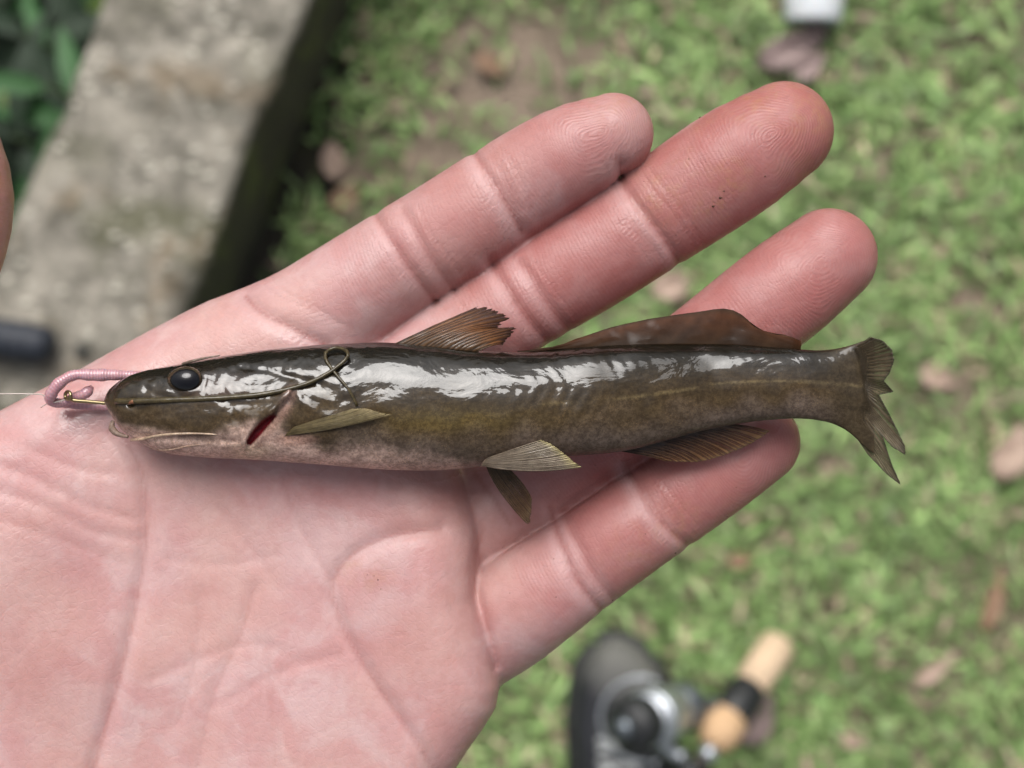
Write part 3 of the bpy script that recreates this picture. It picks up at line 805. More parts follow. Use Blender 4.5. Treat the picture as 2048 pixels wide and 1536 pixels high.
# colour: olive-brown back, pale belly and throat
X_, Y_ = bpx.ravel(), bpy_.ravel()
uu = ((Y_ - np.repeat(yt, NS)) / np.repeat(yb - yt, NS))
back = np.array([0.006, 0.0042, 0.0015]); side_c = np.array([0.060, 0.040, 0.019]); grey = np.array([0.115, 0.087, 0.072]); pale = np.array([0.60, 0.42, 0.355]); cream = np.array([0.64, 0.48, 0.36])
def lerp(a, b, f): return a * (1 - f[:, None]) + b * f[:, None]
st = lambda v, a, b: np.clip((v - a) / (b - a), 0, 1) ** 2 * (3 - 2 * np.clip((v - a) / (b - a), 0, 1))
nz = vnoise(np.stack([X_ * .02, Y_ * .02, 0 * X_], -1)) - .5
nf = vnoise(np.stack([X_ * .12, Y_ * .12, 0 * X_ + 9], -1)) - .5
col = np.tile(back, (len(X_), 1))
col = lerp(col, side_c, st(uu + nz * .15, .10, .62))
col = lerp(col, grey, st(uu + nz * .25, .55, .95) * .85)
pl_th = np.interp(X_, [208, 260, 330, 420, 480, 520, 600, 700, 850, 950, 1100, 1748], [.93, .80, .75, .77, .73, .72, .83, .87, .915, .95, 1.08, 1.3])
col = lerp(col, pale, st(uu + nz * .12 + nf * .05, pl_th - .09, pl_th + .11))
col = lerp(col, cream, st(-np.hypot((X_ - 500) / 70, (Y_ - 905) / 26), -1, -.2) * .8)
col = lerp(col, np.array([.42, .25, .2]), st(-np.hypot((X_ - 590) / 60, (Y_ - 880) / 16), -1, -.3) * .75)
col = lerp(col, np.array([.34, .21, .17]), np.exp(-(poly_dist(X_, Y_, [(582, 785), (568, 820), (545, 850), (520, 885)]) / 11) ** 2) * .8)
col = lerp(col, np.array([.12, .085, .02]), np.exp(-((X_ - 900) / 160) ** 2 - ((Y_ - 840) / 25) ** 2) * .5)
col = lerp(col, np.array([.10, .045, .03]), np.exp(-((X_ - 440) / 60) ** 2 - ((Y_ - 775) / 22) ** 2) * .45)
tailm = st(X_ + nz * 20, 1600, 1715)
col = lerp(col, np.array([.052, .038, .021]), tailm)
# darker muscle bands, mottling and scuffs
col = col * (1 + .35 * (vnoise(np.stack([X_ * .035, Y_ * .06, 0 * X_ + 2], -1)) - .5) * 2 * .6)[:, None]
col = lerp(col, np.array([.03, .022, .012]), np.exp(-((X_ - 250) / 45) ** 2 - ((Y_ - 775) / 28) ** 2) * .7)
sm = slit_m.ravel()
col = lerp(col, np.array([.14, .006, .012]), st(sm, .25, .75))
lat = poly_dist(X_, Y_, [tuple(q) for q in catmull(np.array([(700, 800), (900, 806), (1150, 806), (1300, 790), (1420, 770), (1500, 763), (1600, 762), (1745, 774)], float), 60)])
latm = np.exp(-(lat / 2.0) ** 2) * np.clip((X_ - 1050) / 200, 0, .32) * np.clip(.4 + 1.2 * vnoise(np.stack([X_ * .05, Y_ * .0, 0 * X_], -1)), 0, 1) * (np.repeat(sn[None, :], len(fx), 0).ravel() > 0)
col = lerp(col, np.array([.30, .23, .11]), latm)
wet = st(uu + nz * .3, .62, .45) * (1 - .85 * st(X_ + nz * 160, 1190, 1270) * st(X_ + nz * 160, 1470, 1400)) * (1 - .6 * st(X_, 1600, 1650))  # coat amount; the gap before the tail imitates sheen lost by body angle

def wet_skin(name, coat=0.9):
    t = NT(name)
    c = t.attr('col', 'Color')
    sp = t.mr(t.vor(3800), 0.18, 0.45, 1, 0)
    c2 = t.mix(t.math('MULTIPLY', sp, t.mr(t.noise(400, 2), .35, .65, .1, .55)), c, t.mix(1.0, c, (1.9, 1.7, 1.35), 'MULTIPLY'))
    c2 = t.mix(t.mr(t.noise(1300, 4, .8), .38, .62, .8, 0), c2, t.mix(1.0, c2, (.45, .42, .4), 'MULTIPLY'))
    wn_ = t.noise(150, 4, .45, t.mapped((.8, 1.3, 1)), .5)
    wetm = t.attr('wet')
    n1 = t.bump(wn_, .58, .0010)
    n2 = t.bump(t.vor(420, t.mapped((.55, 1.5, 1), (0, 0, .5)), 'SMOOTH_F1'), .10, .0005, n1)
    t.set(Base_Color=c2, Roughness=0.5, Specular_IOR_Level=0.12, Coat_Weight=t.math('MULTIPLY', wetm, coat), Coat_Roughness=t.mr(t.noise(90, 3), .4, .65, .02, .10), Coat_IOR=1.6, Coat_Normal=n2, Normal=t.bump(t.noise(1500, 3), .25, .0003))
    return t.m
M_fish = wet_skin('fish_skin')
fr = P(900, 815, -7.5)
fish = empty('catfish', fr)
tag(fish, 'small wet olive brown catfish lying across the open fingers, hooked in the mouth', 'fish')
body = part(mesh_obj('body', FVt, FF, M_fish, attrs={'col': col, 'wet': np.clip(.12 + wet, 0, 1)}), fish)

# eye
t = NT('fish_eye')
geo = t.attr('rim')
t.set(Base_Color=t.mix(geo, (0.004, 0.004, 0.006), (0.05, 0.035, 0.02)), Roughness=0.25, Specular_IOR_Level=.15, Coat_Weight=1.0, Coat_Roughness=0.015, Coat_IOR=1.42)
nu, nv = 40, 24
V, rim = [], []
ez = float(fish_z(370, 762)) + .12
for a_ in range(nv + 1):
    ph_ = math.pi * a_ / nv
    for b_ in range(nu):
        q = 2 * math.pi * b_ / nu
        V.append(P(370 + 36 * math.sin(ph_) * math.cos(q), 760 + (27 + 2 * math.cos(q)) * math.sin(ph_) * math.sin(q), ez + 2.1 * math.cos(ph_)))
        rim.append(1.0 if .33 < a_ / nv else 0.0)
F = [(a_ * nu + b_, (a_ + 1) * nu + b_, (a_ + 1) * nu + (b_ + 1) % nu, a_ * nu + (b_ + 1) % nu) for a_ in range(nv) for b_ in range(nu)]
eye = part(mesh_obj('eye', np.array(V), F, t.m, attrs={'rim': np.array(rim)}), fish)

# fins: fans of rays between a base, a middle and a tip line (photo pixel, pixel, mm)
def fin(name, base, mid, tip, nr, c_base, c_tip, rag=0.08, thick=.14, corr=.07, edge=None, dark_rays=0.42, split=0.0, fade=0, knots=False, alpha=.72, ink_from=.86, mat=None, seed=1):
    n = nr * 5 + 1; K = 26
    if knots:      # the three lines share their knots
        kq = np.linspace(0, len(base) - 1, n)
        b, m, tp = [np.stack([np.interp(kq, np.arange(len(a_)), np.array(a_, float)[:, c_]) for c_ in range(3)], -1) for a_ in (base, mid, tip)]
    else:
        b, m, tp = catmull(np.array(base, float), n), catmull(np.array(mid, float), n), catmull(np.array(tip, float), n)
    u = np.linspace(0, 1, n); s = np.linspace(0, 1, K)
    uw = u + .012 * np.sin(u * 21 + seed) + .008 * np.sin(u * 47 + 2 * seed)
    rayw = np.cos(2 * np.pi * uw * nr)
    rn = np.interp(u * 6, np.arange(7), np.random.default_rng(seed).uniform(-1, 1, 7))
    fine = np.random.default_rng(seed + 5).uniform(-1, 1, n)
    Lmax = 1 - rag * (0.5 - 0.5 * rn) - split * (0.5 - 0.5 * rayw) - rag * .55 * (fine * .5 + .5)
    Vp, cc, al = [], [], []
    for i in range(n):
        q = s[:, None] * Lmax[i]
        p = (1 - q) ** 2 * b[i] + 2 * q * (1 - q) * (2 * m[i] - .5 * (b[i] + tp[i])) + q * q * tp[i]
        p[:, 2] += corr * rayw[i] * np.clip(s * 4, 0, 1) + .25 * corr * np.sin(s * 18 + i)
        Vp.append(p)
        al.append(1 - alpha * (.5 - .5 * rayw[i]) * np.clip(s * 2.5 - .3, 0, 1))
        if fade: al[-1] = al[-1] * np.clip(s / fade, 0, 1) ** 1.2
        f = s[:, None] ** 1.3
        c = np.array(c_base) * (1 - f) + np.array(c_tip) * f
        c = c * (1 - dark_rays * (0.5 - 0.5 * rayw[i]) )
        if edge is not None:
            e = np.clip((s - ink_from) / (1 - ink_from), 0, 1)[:, None] * .85
            c = c * (1 - e) + np.array(edge) * e
        cc.append(c * (1 + .25 * np.random.default_rng(i + seed * 100).normal(0, 1) * .5))
    Vp = np.vstack(Vp); cc = np.clip(np.vstack(cc), .003, 1)
    F = np.array([(i * K + j, (i + 1) * K + j, (i + 1) * K + j + 1, i * K + j + 1) for i in range(n - 1) for j in range(K - 1)])
    W = P(Vp[:, 0], Vp[:, 1], Vp[:, 2])
    o = part(mesh_obj(name, W, F, mat or M_fin, attrs={'col': cc, 'alpha': np.clip(np.concatenate(al), 0, 1)}), fish)
    sm_ = o.modifiers.new('thick', 'SOLIDIFY'); sm_.thickness = thick * 1e-3; sm_.offset = 0
    return o
t = NT('fin_skin')
c = t.attr('col', 'Color')
c2 = t.mix(t.mr(t.noise(900, 3), .35, .7, 0, .5), c, t.mix(1.0, c, (.45, .42, .4), 'MULTIPLY'))
t.set(Base_Color=c2, Roughness=0.4, Coat_Weight=t.mr(t.noise(200, 3), .5, .62, 0.0, .45), Coat_Roughness=.08, Coat_IOR=1.5, Specular_IOR_Level=.3, Normal=t.bump(t.noise(900, 3), .3, .0002))
t.b.inputs['Coat Normal'].default_value = (0, 0, 0)
t.l(t.bump(t.noise(450, 3), .5, .0005), t.b.inputs['Coat Normal'])
tr = t.n('BsdfTranslucent'); t.l(c2, tr.inputs[0])
mx = t.n('MixShader'); mx.inputs[0].default_value = .22
t.l(t.b.outputs[0], mx.inputs[1]); t.l(tr.outputs[0], mx.inputs[2])
tp_ = t.n('BsdfTransparent'); mx2 = t.n('MixShader'); t.l(t.attr('alpha'), mx2.inputs[0])
t.l(tp_.outputs[0], mx2.inputs[1]); t.l(mx.outputs[0], mx2.inputs[2]); t.l(mx2.outputs[0], t.out.inputs[0])
M_fin = t.m
t = NT('adipose_skin')
c = t.attr('col', 'Color')
t.set(Base_Color=t.mix(t.mr(t.noise(500, 4), .3, .7, 0, .6), c, t.mix(1.0, c, (.5, .45, .42), 'MULTIPLY')), Roughness=.45, Specular_IOR_Level=.05, Coat_Weight=t.mr(t.noise(90, 3), .62, .72, .02, .4), Coat_Roughness=.06, Coat_IOR=1.45, Normal=t.bump(t.noise(700, 3), .3, .0002))
M_adip = t.m

rust, rust_d, ink = (.27, .10, .028), (.13, .055, .025), (.012, .010, .012)
fin('dorsal_fin', [(783, 690, 0), (840, 694, .8), (900, 699, 1.2), (955, 704, 1.2)], [(880, 645, 0), (915, 657, .3), (950, 667, .6), (990, 690, .8)],
    [(978, 604, -3), (1000, 606, -3), (1030, 620, -3), (1032, 630, -3), (1008, 652, -2.5), (1000, 660, -2.3), (1049, 650, -2), (1040, 662, -2), (1005, 692, -1.5)], 15, (.10, .052, .022), (.25, .095, .026), rag=.10, edge=ink, split=.04, dark_rays=.75, ink_from=.66, alpha=.35, seed=3)
fin('adipose_fin', [(1035, 704, 0), (1200, 694, 0), (1350, 690, .2), (1480, 692, .3), (1600, 702, .5)], [(1110, 693, 0), (1225, 673, -.3), (1370, 656, -.3), (1492, 662, 0), (1602, 690, .5)],
    [(1150, 680, -.5), (1250, 648, -.8), (1390, 624, -.8), (1452, 617, -.6), (1488, 632, -.2), (1520, 662, 0), (1575, 672, .3), (1600, 682, .4)], 5, (.026, .014, .007), (.075, .029, .014), mat=M_adip, alpha=0, rag=.015, corr=.05, edge=(.03, .02, .012), dark_rays=.06, seed=4, thick=.5)
zf = lambda x, y, d: (x, y, float(fish_z(x, y)) + d)
fin('pectoral_fin', [zf(570, 871, .1), zf(578, 862, .2), zf(590, 853, .1)], [zf(670, 857, .8), zf(676, 843, 1.3), zf(670, 829, .9)], [zf(788, 828, 1.2), zf(772, 824, 1.6), zf(735, 817, 1.4), zf(706, 818, 1.0)], 15, (.12, .09, .04), (.30, .24, .12), rag=.04, edge=(.40, .32, .17), seed=6)
fin('pelvic_fin', [(962, 931, 3.0), (966, 924, 3.4), (972, 917, 3.6)], [(1060, 943, 4.2), (1062, 925, 5), (1042, 893, 5)], [(1167, 934, 3.5), (1150, 924, 4.5), (1120, 897, 5), (1084, 879, 4.8)], 20, (.16, .12, .085), (.36, .30, .22), rag=.03, edge=(.50, .43, .20), seed=7)
fin('pelvic_fin', [(972, 932, -2), (990, 934, -2), (1012, 932, -2)], [(1003, 988, -4), (1022, 982, -4), (1046, 968, -4)], [(1056, 1050, -7.0), (1060, 1048, -7.0), (1063, 1030, -6.5), (1064, 1000, -6)], 16, (.085, .055, .03), (.17, .10, .05), rag=.03, edge=(.24, .17, .09), seed=8)
fin('anal_fin', [(1238, 902, -1), (1300, 888, -1), (1380, 864, -1), (1455, 848, -.8)], [(1300, 914, -2.2), (1365, 901, -2.5), (1435, 878, -2.3), (1495, 852, -2)], [(1330, 922, -3), (1400, 924, -3.5), (1470, 903, -3.5), (1515, 880, -3.4), (1540, 862, -3.2)], 20, (.045, .024, .018), (.22, .11, .05), rag=.03, edge=(.24, .15, .07), dark_rays=.55, seed=9)
tg, tgd = (.060, .044, .024), (.20, .155, .105)
tb = np.array([(1698, 696), (1712, 714), (1718, 742), (1722, 770), (1722, 795), (1714, 826), (1694, 846)], float)
tb = catmull(np.hstack([tb, fish_z(tb[:, 0], tb[:, 1])[:, None] + .12]), 200)
tips = [(1740, 673, 7, 0), (1766, 680, 9, .07), (1786, 700, 10, .16), (1789, 722, 10, .24), (1780, 746, 8.5, .34), (1768, 762, 7, .40), (1788, 784, 6, .46), (1758, 790, 4.6, .50), (1785, 838, 4.4, .55), (1814, 898, 4.2, .60), (1814, 914, 4, .65), (1788, 898, 3.6, .70), (1766, 872, 3, .75), (1784, 930, 2.4, .81), (1803, 972, 1.6, .87), (1776, 952, 1.2, .93), (1738, 912, .9, 1.0)]
tip_k = np.array([q[:3] for q in tips]); base_k = tb[[int(q[3] * 199) for q in tips]]
mid_k = .5 * (base_k + tip_k); mid_k[:, 2] -= .6; mid_k[:8, 0] += 4
fin('tail_fin', base_k, mid_k, tip_k, 46, tg, (.25, .195, .13), rag=.035, edge=(.06, .05, .036), ink_from=.8, seed=11, dark_rays=.25, corr=.06, fade=.3, knots=True, alpha=.45)

# barbels
M_barb = wet_skin('barbel_skin', .5)
def barbel(pts, r0, r1, col_, name='barbel'):
    p = catmull(np.array(pts, float), 70)
    C = P(p[:, 0], p[:, 1], p[:, 2])
    return tube(name, C, np.linspace(r0, r1, 70) * 1e-3, M_barb, fish, 10, attrs={'col': np.tile(np.array(col_), (700, 1)), 'wet': np.ones(700)})
zb = lambda x, y, d=.45: zf(x, y, d)
barbel([zb(232, 803, .1), zb(280, 802, .4), zb(400, 798), zb(470, 794, .6), zb(540, 786, .7), (605, 770, float(fish_z(605, 770)) + .6), zb(650, 750), zb(685, 725, .8), zb(697, 708, 1.3), zb(684, 697, 1.5), zb(664, 697, 1.3), zb(650, 708, .9), zb(655, 725, .5), zb(675, 752, .35), zb(698, 780, .35), zb(714, 812, .3)], .55, .22, (.065, .05, .022))
barbel([zb(262, 880, .1), zb(285, 878, .35), zb(325, 870, .5), zb(385, 867, .5), zb(440, 870, .4), zb(468, 877, .3), zb(486, 888, .2)], .28, .09, (.42, .31, .22))
barbel([zb(300, 896, .2), zb(335, 900, .3), zb(372, 893, .3), zb(402, 889, .2)], .18, .08, (.40, .28, .21))
barbel([zb(366, 728, .2), (385, 722, 3.5), (410, 716, 3), (440, 711, 2.5)], .3, .12, (.20, .15, .12))
# lower lip
p = np.array([(226, 842, 2.2), (224, 856, 2.6), (234, 867, 3.4), (256, 874, 4.2)], float); p = catmull(p, 24)
tube('lip', P(p[:, 0], p[:, 1], p[:, 2]), np.r_[np.linspace(.3, .6, 8), np.linspace(.6, .25, 16)] * 1e-3, M_barb, fish, 12, attrs={'col': np.tile(np.array((.20, .14, .11)), (288, 1)), 'wet': np.ones(288)})
# nostril tube
p = catmull(np.array([zb(256, 806, 0), zb(262, 804, .5), zb(268, 803, .7)], float), 12)
tube('nostril', P(p[:, 0], p[:, 1], p[:, 2]), .38e-3, M_barb, fish, 10, attrs={'col': np.tile(np.array((.25, .11, .06)), (120, 1)), 'wet': np.ones(120)})

# ================================================================== BAIT, HOOK, LINE
t = NT('worm_skin')
c = t.mix(t.noise(180, 3), (0.40, 0.20, 0.225), (0.53, 0.33, 0.36))
t.set(Base_Color=t.mix(t.attr('band'), c, (.32, .15, .20)), Roughness=.3, Subsurface_Weight=.3, Subsurface_Scale=.0015, Coat_Weight=.5, Coat_Roughness=.1)
p = catmull(np.array([(330, 752, -6), (290, 752, -3.5), (240, 750, -2), (190, 750, -1.2), (150, 750, -.8), (122, 764, -.6), (104, 785, -.8), (102, 802, -2), (125, 806, -3), (150, 795, -3), (170, 787, -2.6), (185, 773, -3)], float), 240)
rad_ = np.interp(np.arange(240), [0, 20, 110, 150, 190, 232, 239], [.7, .88, 1.05, 1.0, .9, .85, .35])
seg = .5 + .5 * np.cos(np.arange(240) / 240 * 2 * np.pi * 62)
worm = tube('earthworm', P(p[:, 0], p[:, 1], p[:, 2]), rad_ * (1 - .07 * seg) * (1 + .10 * np.sin(np.arange(240) * .09) + .05 * np.sin(np.arange(240) * .31)) * 1e-3, t.m, None, 16, attrs={'band': np.repeat(seg * .45, 16)})
tag(worm, 'pink ringed earthworm curled at the mouth of the fish', 'worm')
p = catmull(np.array([(108, 806, -5.2), (135, 808, -5.4), (170, 811, -5.8), (205, 812, -6.2), (240, 812, -6.5)], float), 80)
seg = .5 + .5 * np.cos(np.arange(80) / 80 * 2 * np.pi * 16)
worm2 = tube('worm_piece', P(p[:, 0], p[:, 1], p[:, 2]), np.interp(np.arange(80), [0, 5, 60, 79], [.4, .75, .8, .5]) * (1 - .06 * seg) * 1e-3, t.m, None, 14, attrs={'band': np.repeat(seg * .4, 14)})
tag(worm2, 'pale pink torn worm piece lying on the palm under the hook shank', 'worm')
M_brass = simple('hook_metal', (0.30, 0.24, 0.13), .28, .9, .15, 400)
hook = empty('fishing_hook', P(140, 795, -1))
p = catmull(np.array([(141, 797, -1.2), (150, 801, -1.2), (175, 803, -1.0), (215, 807, -.6), (260, 812, .2), (285, 818, .5)], float), 40)
tube('shank', P(p[:, 0], p[:, 1], p[:, 2]), .34e-3, M_brass, hook, 12)
a = np.linspace(0, 2 * np.pi, 33)
tube('eye_ring', P(136 + 5.5 * np.cos(a), 791 + 7.5 * np.sin(a), -1.0 + .5 * np.cos(a)), .30e-3, M_brass, hook, 10, caps=False)
tag(hook, 'brass coloured fishing hook shank going into the mouth of the fish', 'hook')
t = NT('line_nylon'); t.set(Base_Color=(0.75, 0.68, 0.62), Roughness=.15, Transmission_Weight=.5, IOR=1.5)
p = catmull(np.array([(-2500, 820, -30), (-1200, 796, -14), (-400, 789, -2), (0, 787.5, 0), (60, 788, -.2), (86, 789, -.3), (97, 797, -.5), (112, 806, -1.5), (136, 798, -1.2)], float), 90)
line = tube('fishing_line', P(p[:, 0], p[:, 1], p[:, 2]), .11e-3, t.m, None, 8)
tag(line, 'thin clear nylon fishing line running off from the worm', 'fishing line')
p = catmull(np.array([(98, 804, -1.5), (90, 810, -2.5), (82, 815, -3.5)], float), 10)
part(tube('tag_end', P(p[:, 0], p[:, 1], p[:, 2]), .10e-3, t.m, None, 8), line)

# dirt crumbs on the skin
spk = [(1400, 236, 5), (1350, 1106, 5), (1378, 318, 4), (1440, 395, 6), (1426, 412, 5), (1448, 382, 4), (1530, 352, 3), (1352, 470, 3), (1288, 363, 2.5), (756, 1160, 4), (748, 1152, 2.5), (762, 1178, 2.5), (735, 1150, 2), (1108, 1118, 2.5), (1112, 1194, 3), (1225, 1200, 3), (1291, 1068, 3), (1454, 1033, 2.5), (1472, 975, 2.5), (926, 1116, 2), (1020, 1186, 2), (228, 1268, 2), (320, 1418, 2), (954, 596, 1.5), (1116, 475, 2), (1504, 268, 2.5), (1190, 930, 2.5)]
from mathutils.bvhtree import BVHTree
bvh = BVHTree.FromPolygons([tuple(v) for v in HW], HF.tolist())
V, F = [], []
for x, y, r in spk:
    q = P(x, y, 0); o_ = Vector((0, 0, CAM_H)); d_ = (Vector(q) - o_).normalized()
    h = bvh.ray_cast(o_, d_)
    if h[0] is None: continue
    n0 = len(V); r_ = r * .085e-3 * .6
    for dx, dy, dz in ((1, 0, 0), (0, 1, 0), (-1, 0, 0), (0, -1, 0), (0, 0, .5), (0, 0, -.4)):
        V.append(tuple(h[0] + Vector((dx * random.uniform(.6, 1.5), dy * random.uniform(.5, 1.2), dz)) * r_))
    F += [tuple(n0 + a for a in f) for f in ((0, 1, 4), (1, 2, 4), (2, 3, 4), (3, 0, 4), (1, 0, 5), (2, 1, 5), (3, 2, 5), (0, 3, 5))]
o = mesh_obj('dirt_crumbs', np.array(V), F, simple('dirt', (0.09, 0.045, 0.025), .9))
part(o, hand); tag(o, kind='stuff')

# ================================================================== SHOE, ROD AND REEL, CUP, GRIP
shoe = empty('shoe', G(1238, 1640, 0))
t = NT('shoe_mesh')
c = t.mix(t.attr('toe'), t.mix(t.noise(30, 3), (.008, .0085, .012), (.018, .019, .026)), t.mix(t.noise(50, 3), (.09, .09, .083), (.15, .145, .13)))
t.set(Base_Color=c, Roughness=.75, Normal=t.bump(t.vor(700), .4, .001))
M_shoe = t.m
M_sole = simple('shoe_sole', (.018, .018, .019), .7)
M_lace = simple('shoe_lace', (.34, .35, .35), .6)
toe_y = G(1230, 1287, .05)[1]; cx = G(1238, 1400, .05)[0]
Lsh = 0.275
def shoe_sec(s):   # half width, height, centre offset along the shoe, s from toe to heel
    hw = np.interp(s, [0, .03, .10, .25, .38, .6, .8, .93, 1], [.004, .020, .034, .042, .042, .035, .033, .028, .008])
    hh = np.interp(s, [0, .03, .12, .25, .42, .58, .75, .93, 1], [.030, .045, .058, .068, .088, .105, .108, .10, .07])
    return hw, hh
V, toe, ns, nr = [], [], 60, 28
for i in range(ns + 1):
    s = i / ns; hw, hh = shoe_sec(s)
    for j in range(nr):
        a = math.pi * j / (nr - 1)
        ca, sa = math.cos(a), math.sin(a)
        x = hw * math.copysign(abs(ca) ** .75, ca); z = .018 + (hh - .018) * abs(sa) ** .8
        V.append((cx + x + .006 * math.sin(s * 3), toe_y - s * Lsh, z)); toe.append(float(np.clip((.19 - s + .06 * math.cos(a)) / .14, 0, 1)))
F = [(i * nr + j, (i + 1) * nr + j, (i + 1) * nr + j + 1, i * nr + j + 1) for i in range(ns) for j in range(nr - 1)]
F.append(tuple(range(nr)))
part(mesh_obj('upper', np.array(V), F, M_shoe, attrs={'toe': np.array(toe)}), shoe)
V = []
for z, g in ((0.0, .001), (.004, .004), (.019, .005), (.023, .0)):
    for i in range(64):
        a = 2 * math.pi * i / 64; s = .5 - .5 * math.cos(a)
        hw = shoe_sec(s)[0] + g
        V.append((cx + math.copysign(hw, math.sin(a)) * (1 if 0 < i and i != 32 else 0) + .006 * math.sin(s * 3), toe_y + (g if s < .5 else -g) - s * Lsh, z))
F = [(k * 64 + i, k * 64 + (i + 1) % 64, (k + 1) * 64 + (i + 1) % 64, (k + 1) * 64 + i) for k in range(3) for i in range(64)]
F += [tuple(range(64))[::-1], tuple(3 * 64 + i for i in range(64))]
part(mesh_obj('sole', np.array(V), F, M_sole), shoe)
for k in range(5):
    s = .27 + k * .055; hw, hh = shoe_sec(s)
    for sg_ in (-1, 1):
        pts = [(cx + sg_ * -.018, toe_y - (s) * Lsh, hh - .004), (cx, toe_y - (s + .012) * Lsh, hh + .002), (cx + sg_ * .018, toe_y - (s + .028) * Lsh, hh - .001)]
        tube('lace', catmull(np.array(pts), 12), .0028, M_lace, shoe, 8)
lathe('collar', [(.026, 0), (.031, .002), (.033, .012), (.030, .022), (.026, .024), (.024, .012)], (cx + .003, toe_y - .77 * Lsh, .092), (0, -.15, 1), M_sole, shoe, 32)
for s_ in (.21, .235):
    q = (cx + (-.004 if s_ < .22 else .008), toe_y - s_ * Lsh, shoe_sec(s_)[1] - .001)
    lathe('eyelet', [(.0035, 0), (.0045, .001), (.0045, .0025), (.002, .003)], q, (0, .2, 1), simple('eyelet_metal', (.7, .7, .7), .2, 1.0), shoe, 16)
tag(shoe, 'dark grey running shoe with light toe standing in the grass beside the reel', 'shoe')

M_cork = simple('cork', (.58, .43, .29), .85, 0, .22, 160, .3)
M_cork2 = simple('cork_orange', (.54, .35, .20), .8, 0, .2, 160, .3)
M_blk = simple('black_rubber', (.012, .013, .014), .5, 0, .3, 90)
M_silver = simple('reel_silver', (.55, .58, .63), .42, .9, .1, 60)
M_gun = simple('reel_grey', (.16, .18, .20), .35, .8, .2, 60)
M_blank = simple('rod_blank', (.12, .085, .08), .35, 0, .2, 60)
rod = empty('fishing_rod', G(1485, 1400, 0.02))
zr = lambda y: .10 + (1560 - y) * -.00002
A = G(1562, 1281, .055); B_ = G(1388, 1540, .135)
A, B_ = np.array(A), np.array(B_)
dv = (B_ - A) / np.linalg.norm(B_ - A); Lr = np.linalg.norm(B_ - A)
def rodpart(name, s0, s1, prof, mat):
    return lathe(name, [(r, (s0 + (s1 - s0) * h) * Lr) for r, h in prof], A, dv, mat, rod, 28)
rodpart('butt_grip', .02, .40, [(.004, 0), (.012, .01), (.0145, .06), (.0145, .5), (.0135, 1)], M_cork)
rodpart('reel_seat', .385, .64, [(.014, 0), (.0155, .1), (.0155, .9), (.013, 1)], M_blk)
rodpart('fore_grip', .59, .83, [(.010, 0), (.0155, .12), (.0165, .45), (.0150, .75), (.009, .97), (.004, 1)], M_cork2)
C = np.array([A + dv * Lr * .74, A + dv * Lr * 1.1, A + dv * Lr * 2, A + dv * Lr * 5 + np.array([0, 0, -.05]), A + dv * Lr * 8 + np.array([0, 0, -.4])])
tube('blank', catmull(C, 30), np.linspace(.0050, .003, 30), M_blank, rod, 16)
tag(rod, 'fishing rod with tan cork butt and orange cork grip lying by the shoe', 'fishing rod')

reel = empty('spinning_reel', G(1290, 1440, .05))
rc = np.array(G(1296, 1438, .16)); ax = np.array([-.55, .02, .80])
lathe('rotor', [(.010, -.045), (.017, -.040), (.020, -.025), (.0215, -.008), (.022, 0.0), (.018, .001)], rc, ax, M_silver, reel)
lathe('spool_lip', [(.016, .0), (.0205, .002), (.0215, .006), (.0210, .009), (.017, .010)], rc, ax, M_silver, reel)
lathe('spool', [(.010, .008), (.0195, .010), (.0205, .016), (.0195, .026), (.013, .032), (.004, .033)], rc, ax, M_blk, reel)
lathe('drag_knob', [(.003, .031), (.0075, .0325), (.008, .038), (.006, .0405), (.001, .041)], rc, ax, M_gun, reel, 24)
u_ = np.cross(ax, [0, 0, 1.]); u_ /= np.linalg.norm(u_); v_ = np.cross(ax / np.linalg.norm(ax), u_)
a = np.linspace(-.3, 3.5, 40)
tube('bail', np.array([rc + .031 * (math.cos(q) * u_ + math.sin(q) * v_) + ax * (.004 + .012 * math.sin(max(0, min(math.pi, q)))) for q in a]), .0014, M_silver, reel, 10)
stem = catmull(np.array([rc + ax * -.03 + np.array([.012, 0, 0]), np.array(G(1345, 1408, .125)), np.array(G(1400, 1410, .11)), np.array(G(1462, 1412, .098))]), 16)
tube('stem', stem, np.linspace(.0085, .006, 16), M_gun, reel, 14)
tube('foot', np.array([A + dv * Lr * .42 + [0, 0, .0], A + dv * Lr * .58]) + np.array([-.012, -.008, .004]), .005, M_gun, reel, 10)
tube('handle_arm', catmull(np.array([rc + ax * -.03, np.array(G(1330, 1490, .14)), np.array(G(1368, 1516, .15))]), 14), np.linspace(.006, .0042, 14), M_silver, reel, 12)
hk = np.array(G(1370, 1518, .15))
lathe('handle_knob', [(.004, 0), (.009, .003), (.010, .012), (.008, .020), (.003, .022)], hk, (.3, -.9, .1), M_blk, reel, 20)
q = np.array(G(1416, 1506, .13))
lathe('line_roller', [(.003, 0), (.0065, .002), (.007, .006), (.004, .010), (.001, .011)], q, (0, .3, 1), M_silver, reel, 20)
tube('roller_arm', np.array([q, np.array(G(1408, 1560, .11))]), .004, M_blk, reel, 10)
lathe('gear_case', [(.004, -.07), (.016, -.066), (.019, -.055), (.017, -.042), (.008, -.04)], rc, ax, M_gun, reel, 28)
tag(reel, 'silver and black spinning reel mounted on the cork handled rod', 'fishing reel')

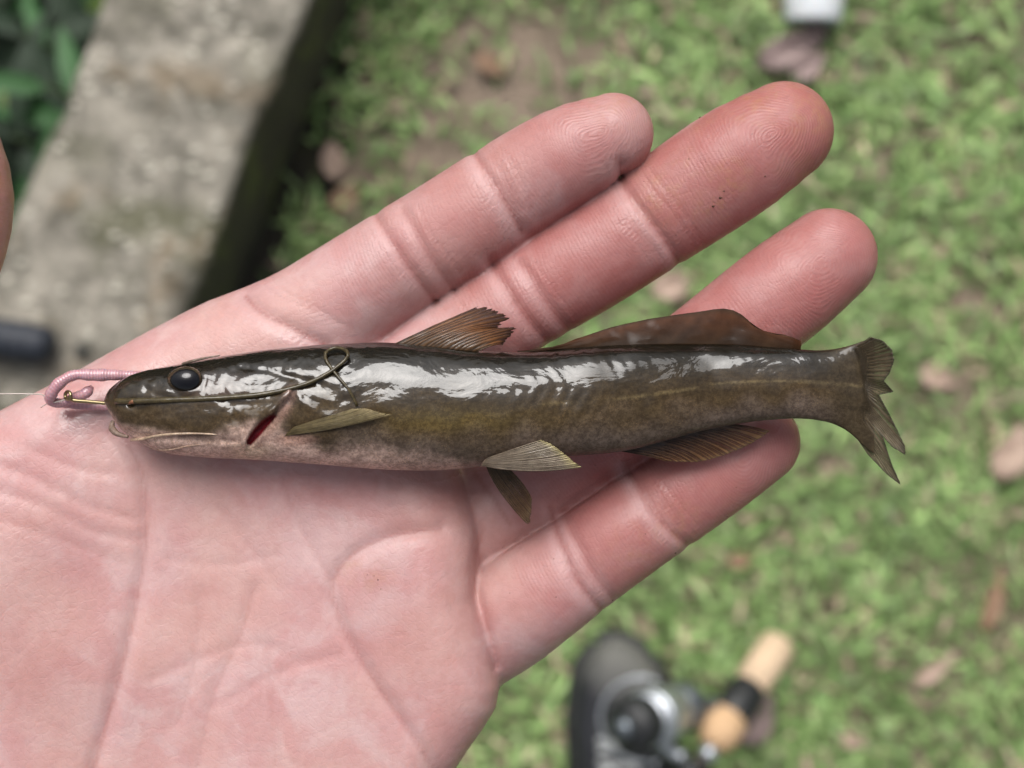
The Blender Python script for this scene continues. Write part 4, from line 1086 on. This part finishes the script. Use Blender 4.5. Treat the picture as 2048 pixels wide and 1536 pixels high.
t = NT('white_plastic')
t.set(Base_Color=t.mix(t.noise(40, 3), (.62, .65, .68), (.74, .76, .78)), Roughness=.3, Subsurface_Weight=.1, Subsurface_Scale=.003)
cb = np.array(G(1625, 47, .026)); cax = (0.02, 1, .10)
cup = empty('plastic_cup', (cb[0], cb[1], 0.0))
lathe('wall', [(.0205, .0015), (.0225, 0), (.0235, .003), (.0245, .02), (.0245, .022), (.0265, .05), (.029, .08), (.0305, .081), (.0305, .084), (.028, .084), (.026, .06), (.022, .008), (.019, .004)], cb, cax, t.m, cup, 48)
lathe('bottom', [(.001, .004), (.012, .004), (.0185, .0035), (.0205, .002)], cb, cax, simple('cup_base', (.42, .45, .47), .4), cup, 40)
tag(cup, 'white plastic cup lying on its side in the grass', 'cup')

g1, g2 = np.array(G(108, 692, CURB_Z + .016)), np.array(G(-260, 640, CURB_Z + .016))
gr = empty('black_grip', (g1[0], g1[1], CURB_Z))
ga = (g2 - g1)
lathe('handle', [(.003, 0), (.009, .001), (.0125, .004), (.0142, .010), (.0145, .03), (.0135, .07), (.0145, .11), (.013, .14), (.008, .145)], g1, ga, simple('grip_rubber', (.016, .020, .030), .6, 0, .3, 90, .2), gr, 32)
for k in range(3):
    lathe('ring', [(.0138, .018 + k * .012), (.0152, .019 + k * .012), (.0152, .022 + k * .012), (.0138, .023 + k * .012)], g1, ga, simple('grip_ring', (.02, .024, .034), .5), gr, 32)
tag(gr, 'blue black rubber grip with rounded end lying on the concrete curb', 'grip')
pb = mesh_obj('pebble', np.array([G(164, 702, CURB_Z + .004) + np.array([.006 * math.cos(a) * s, .005 * math.sin(a) * s, z]) for z, s in ((-.004, .7), (0, 1), (.004, .6)) for a in np.linspace(0, 2 * math.pi, 10, endpoint=False)]), [(k * 10 + i, k * 10 + (i + 1) % 10, (k + 1) * 10 + (i + 1) % 10, (k + 1) * 10 + i) for k in range(2) for i in range(10)] + [tuple(range(20, 30))], simple('dark_stone', (.05, .05, .045), .8))
tag(pb, 'small dark pebble on the curb near the black grip', 'pebble')
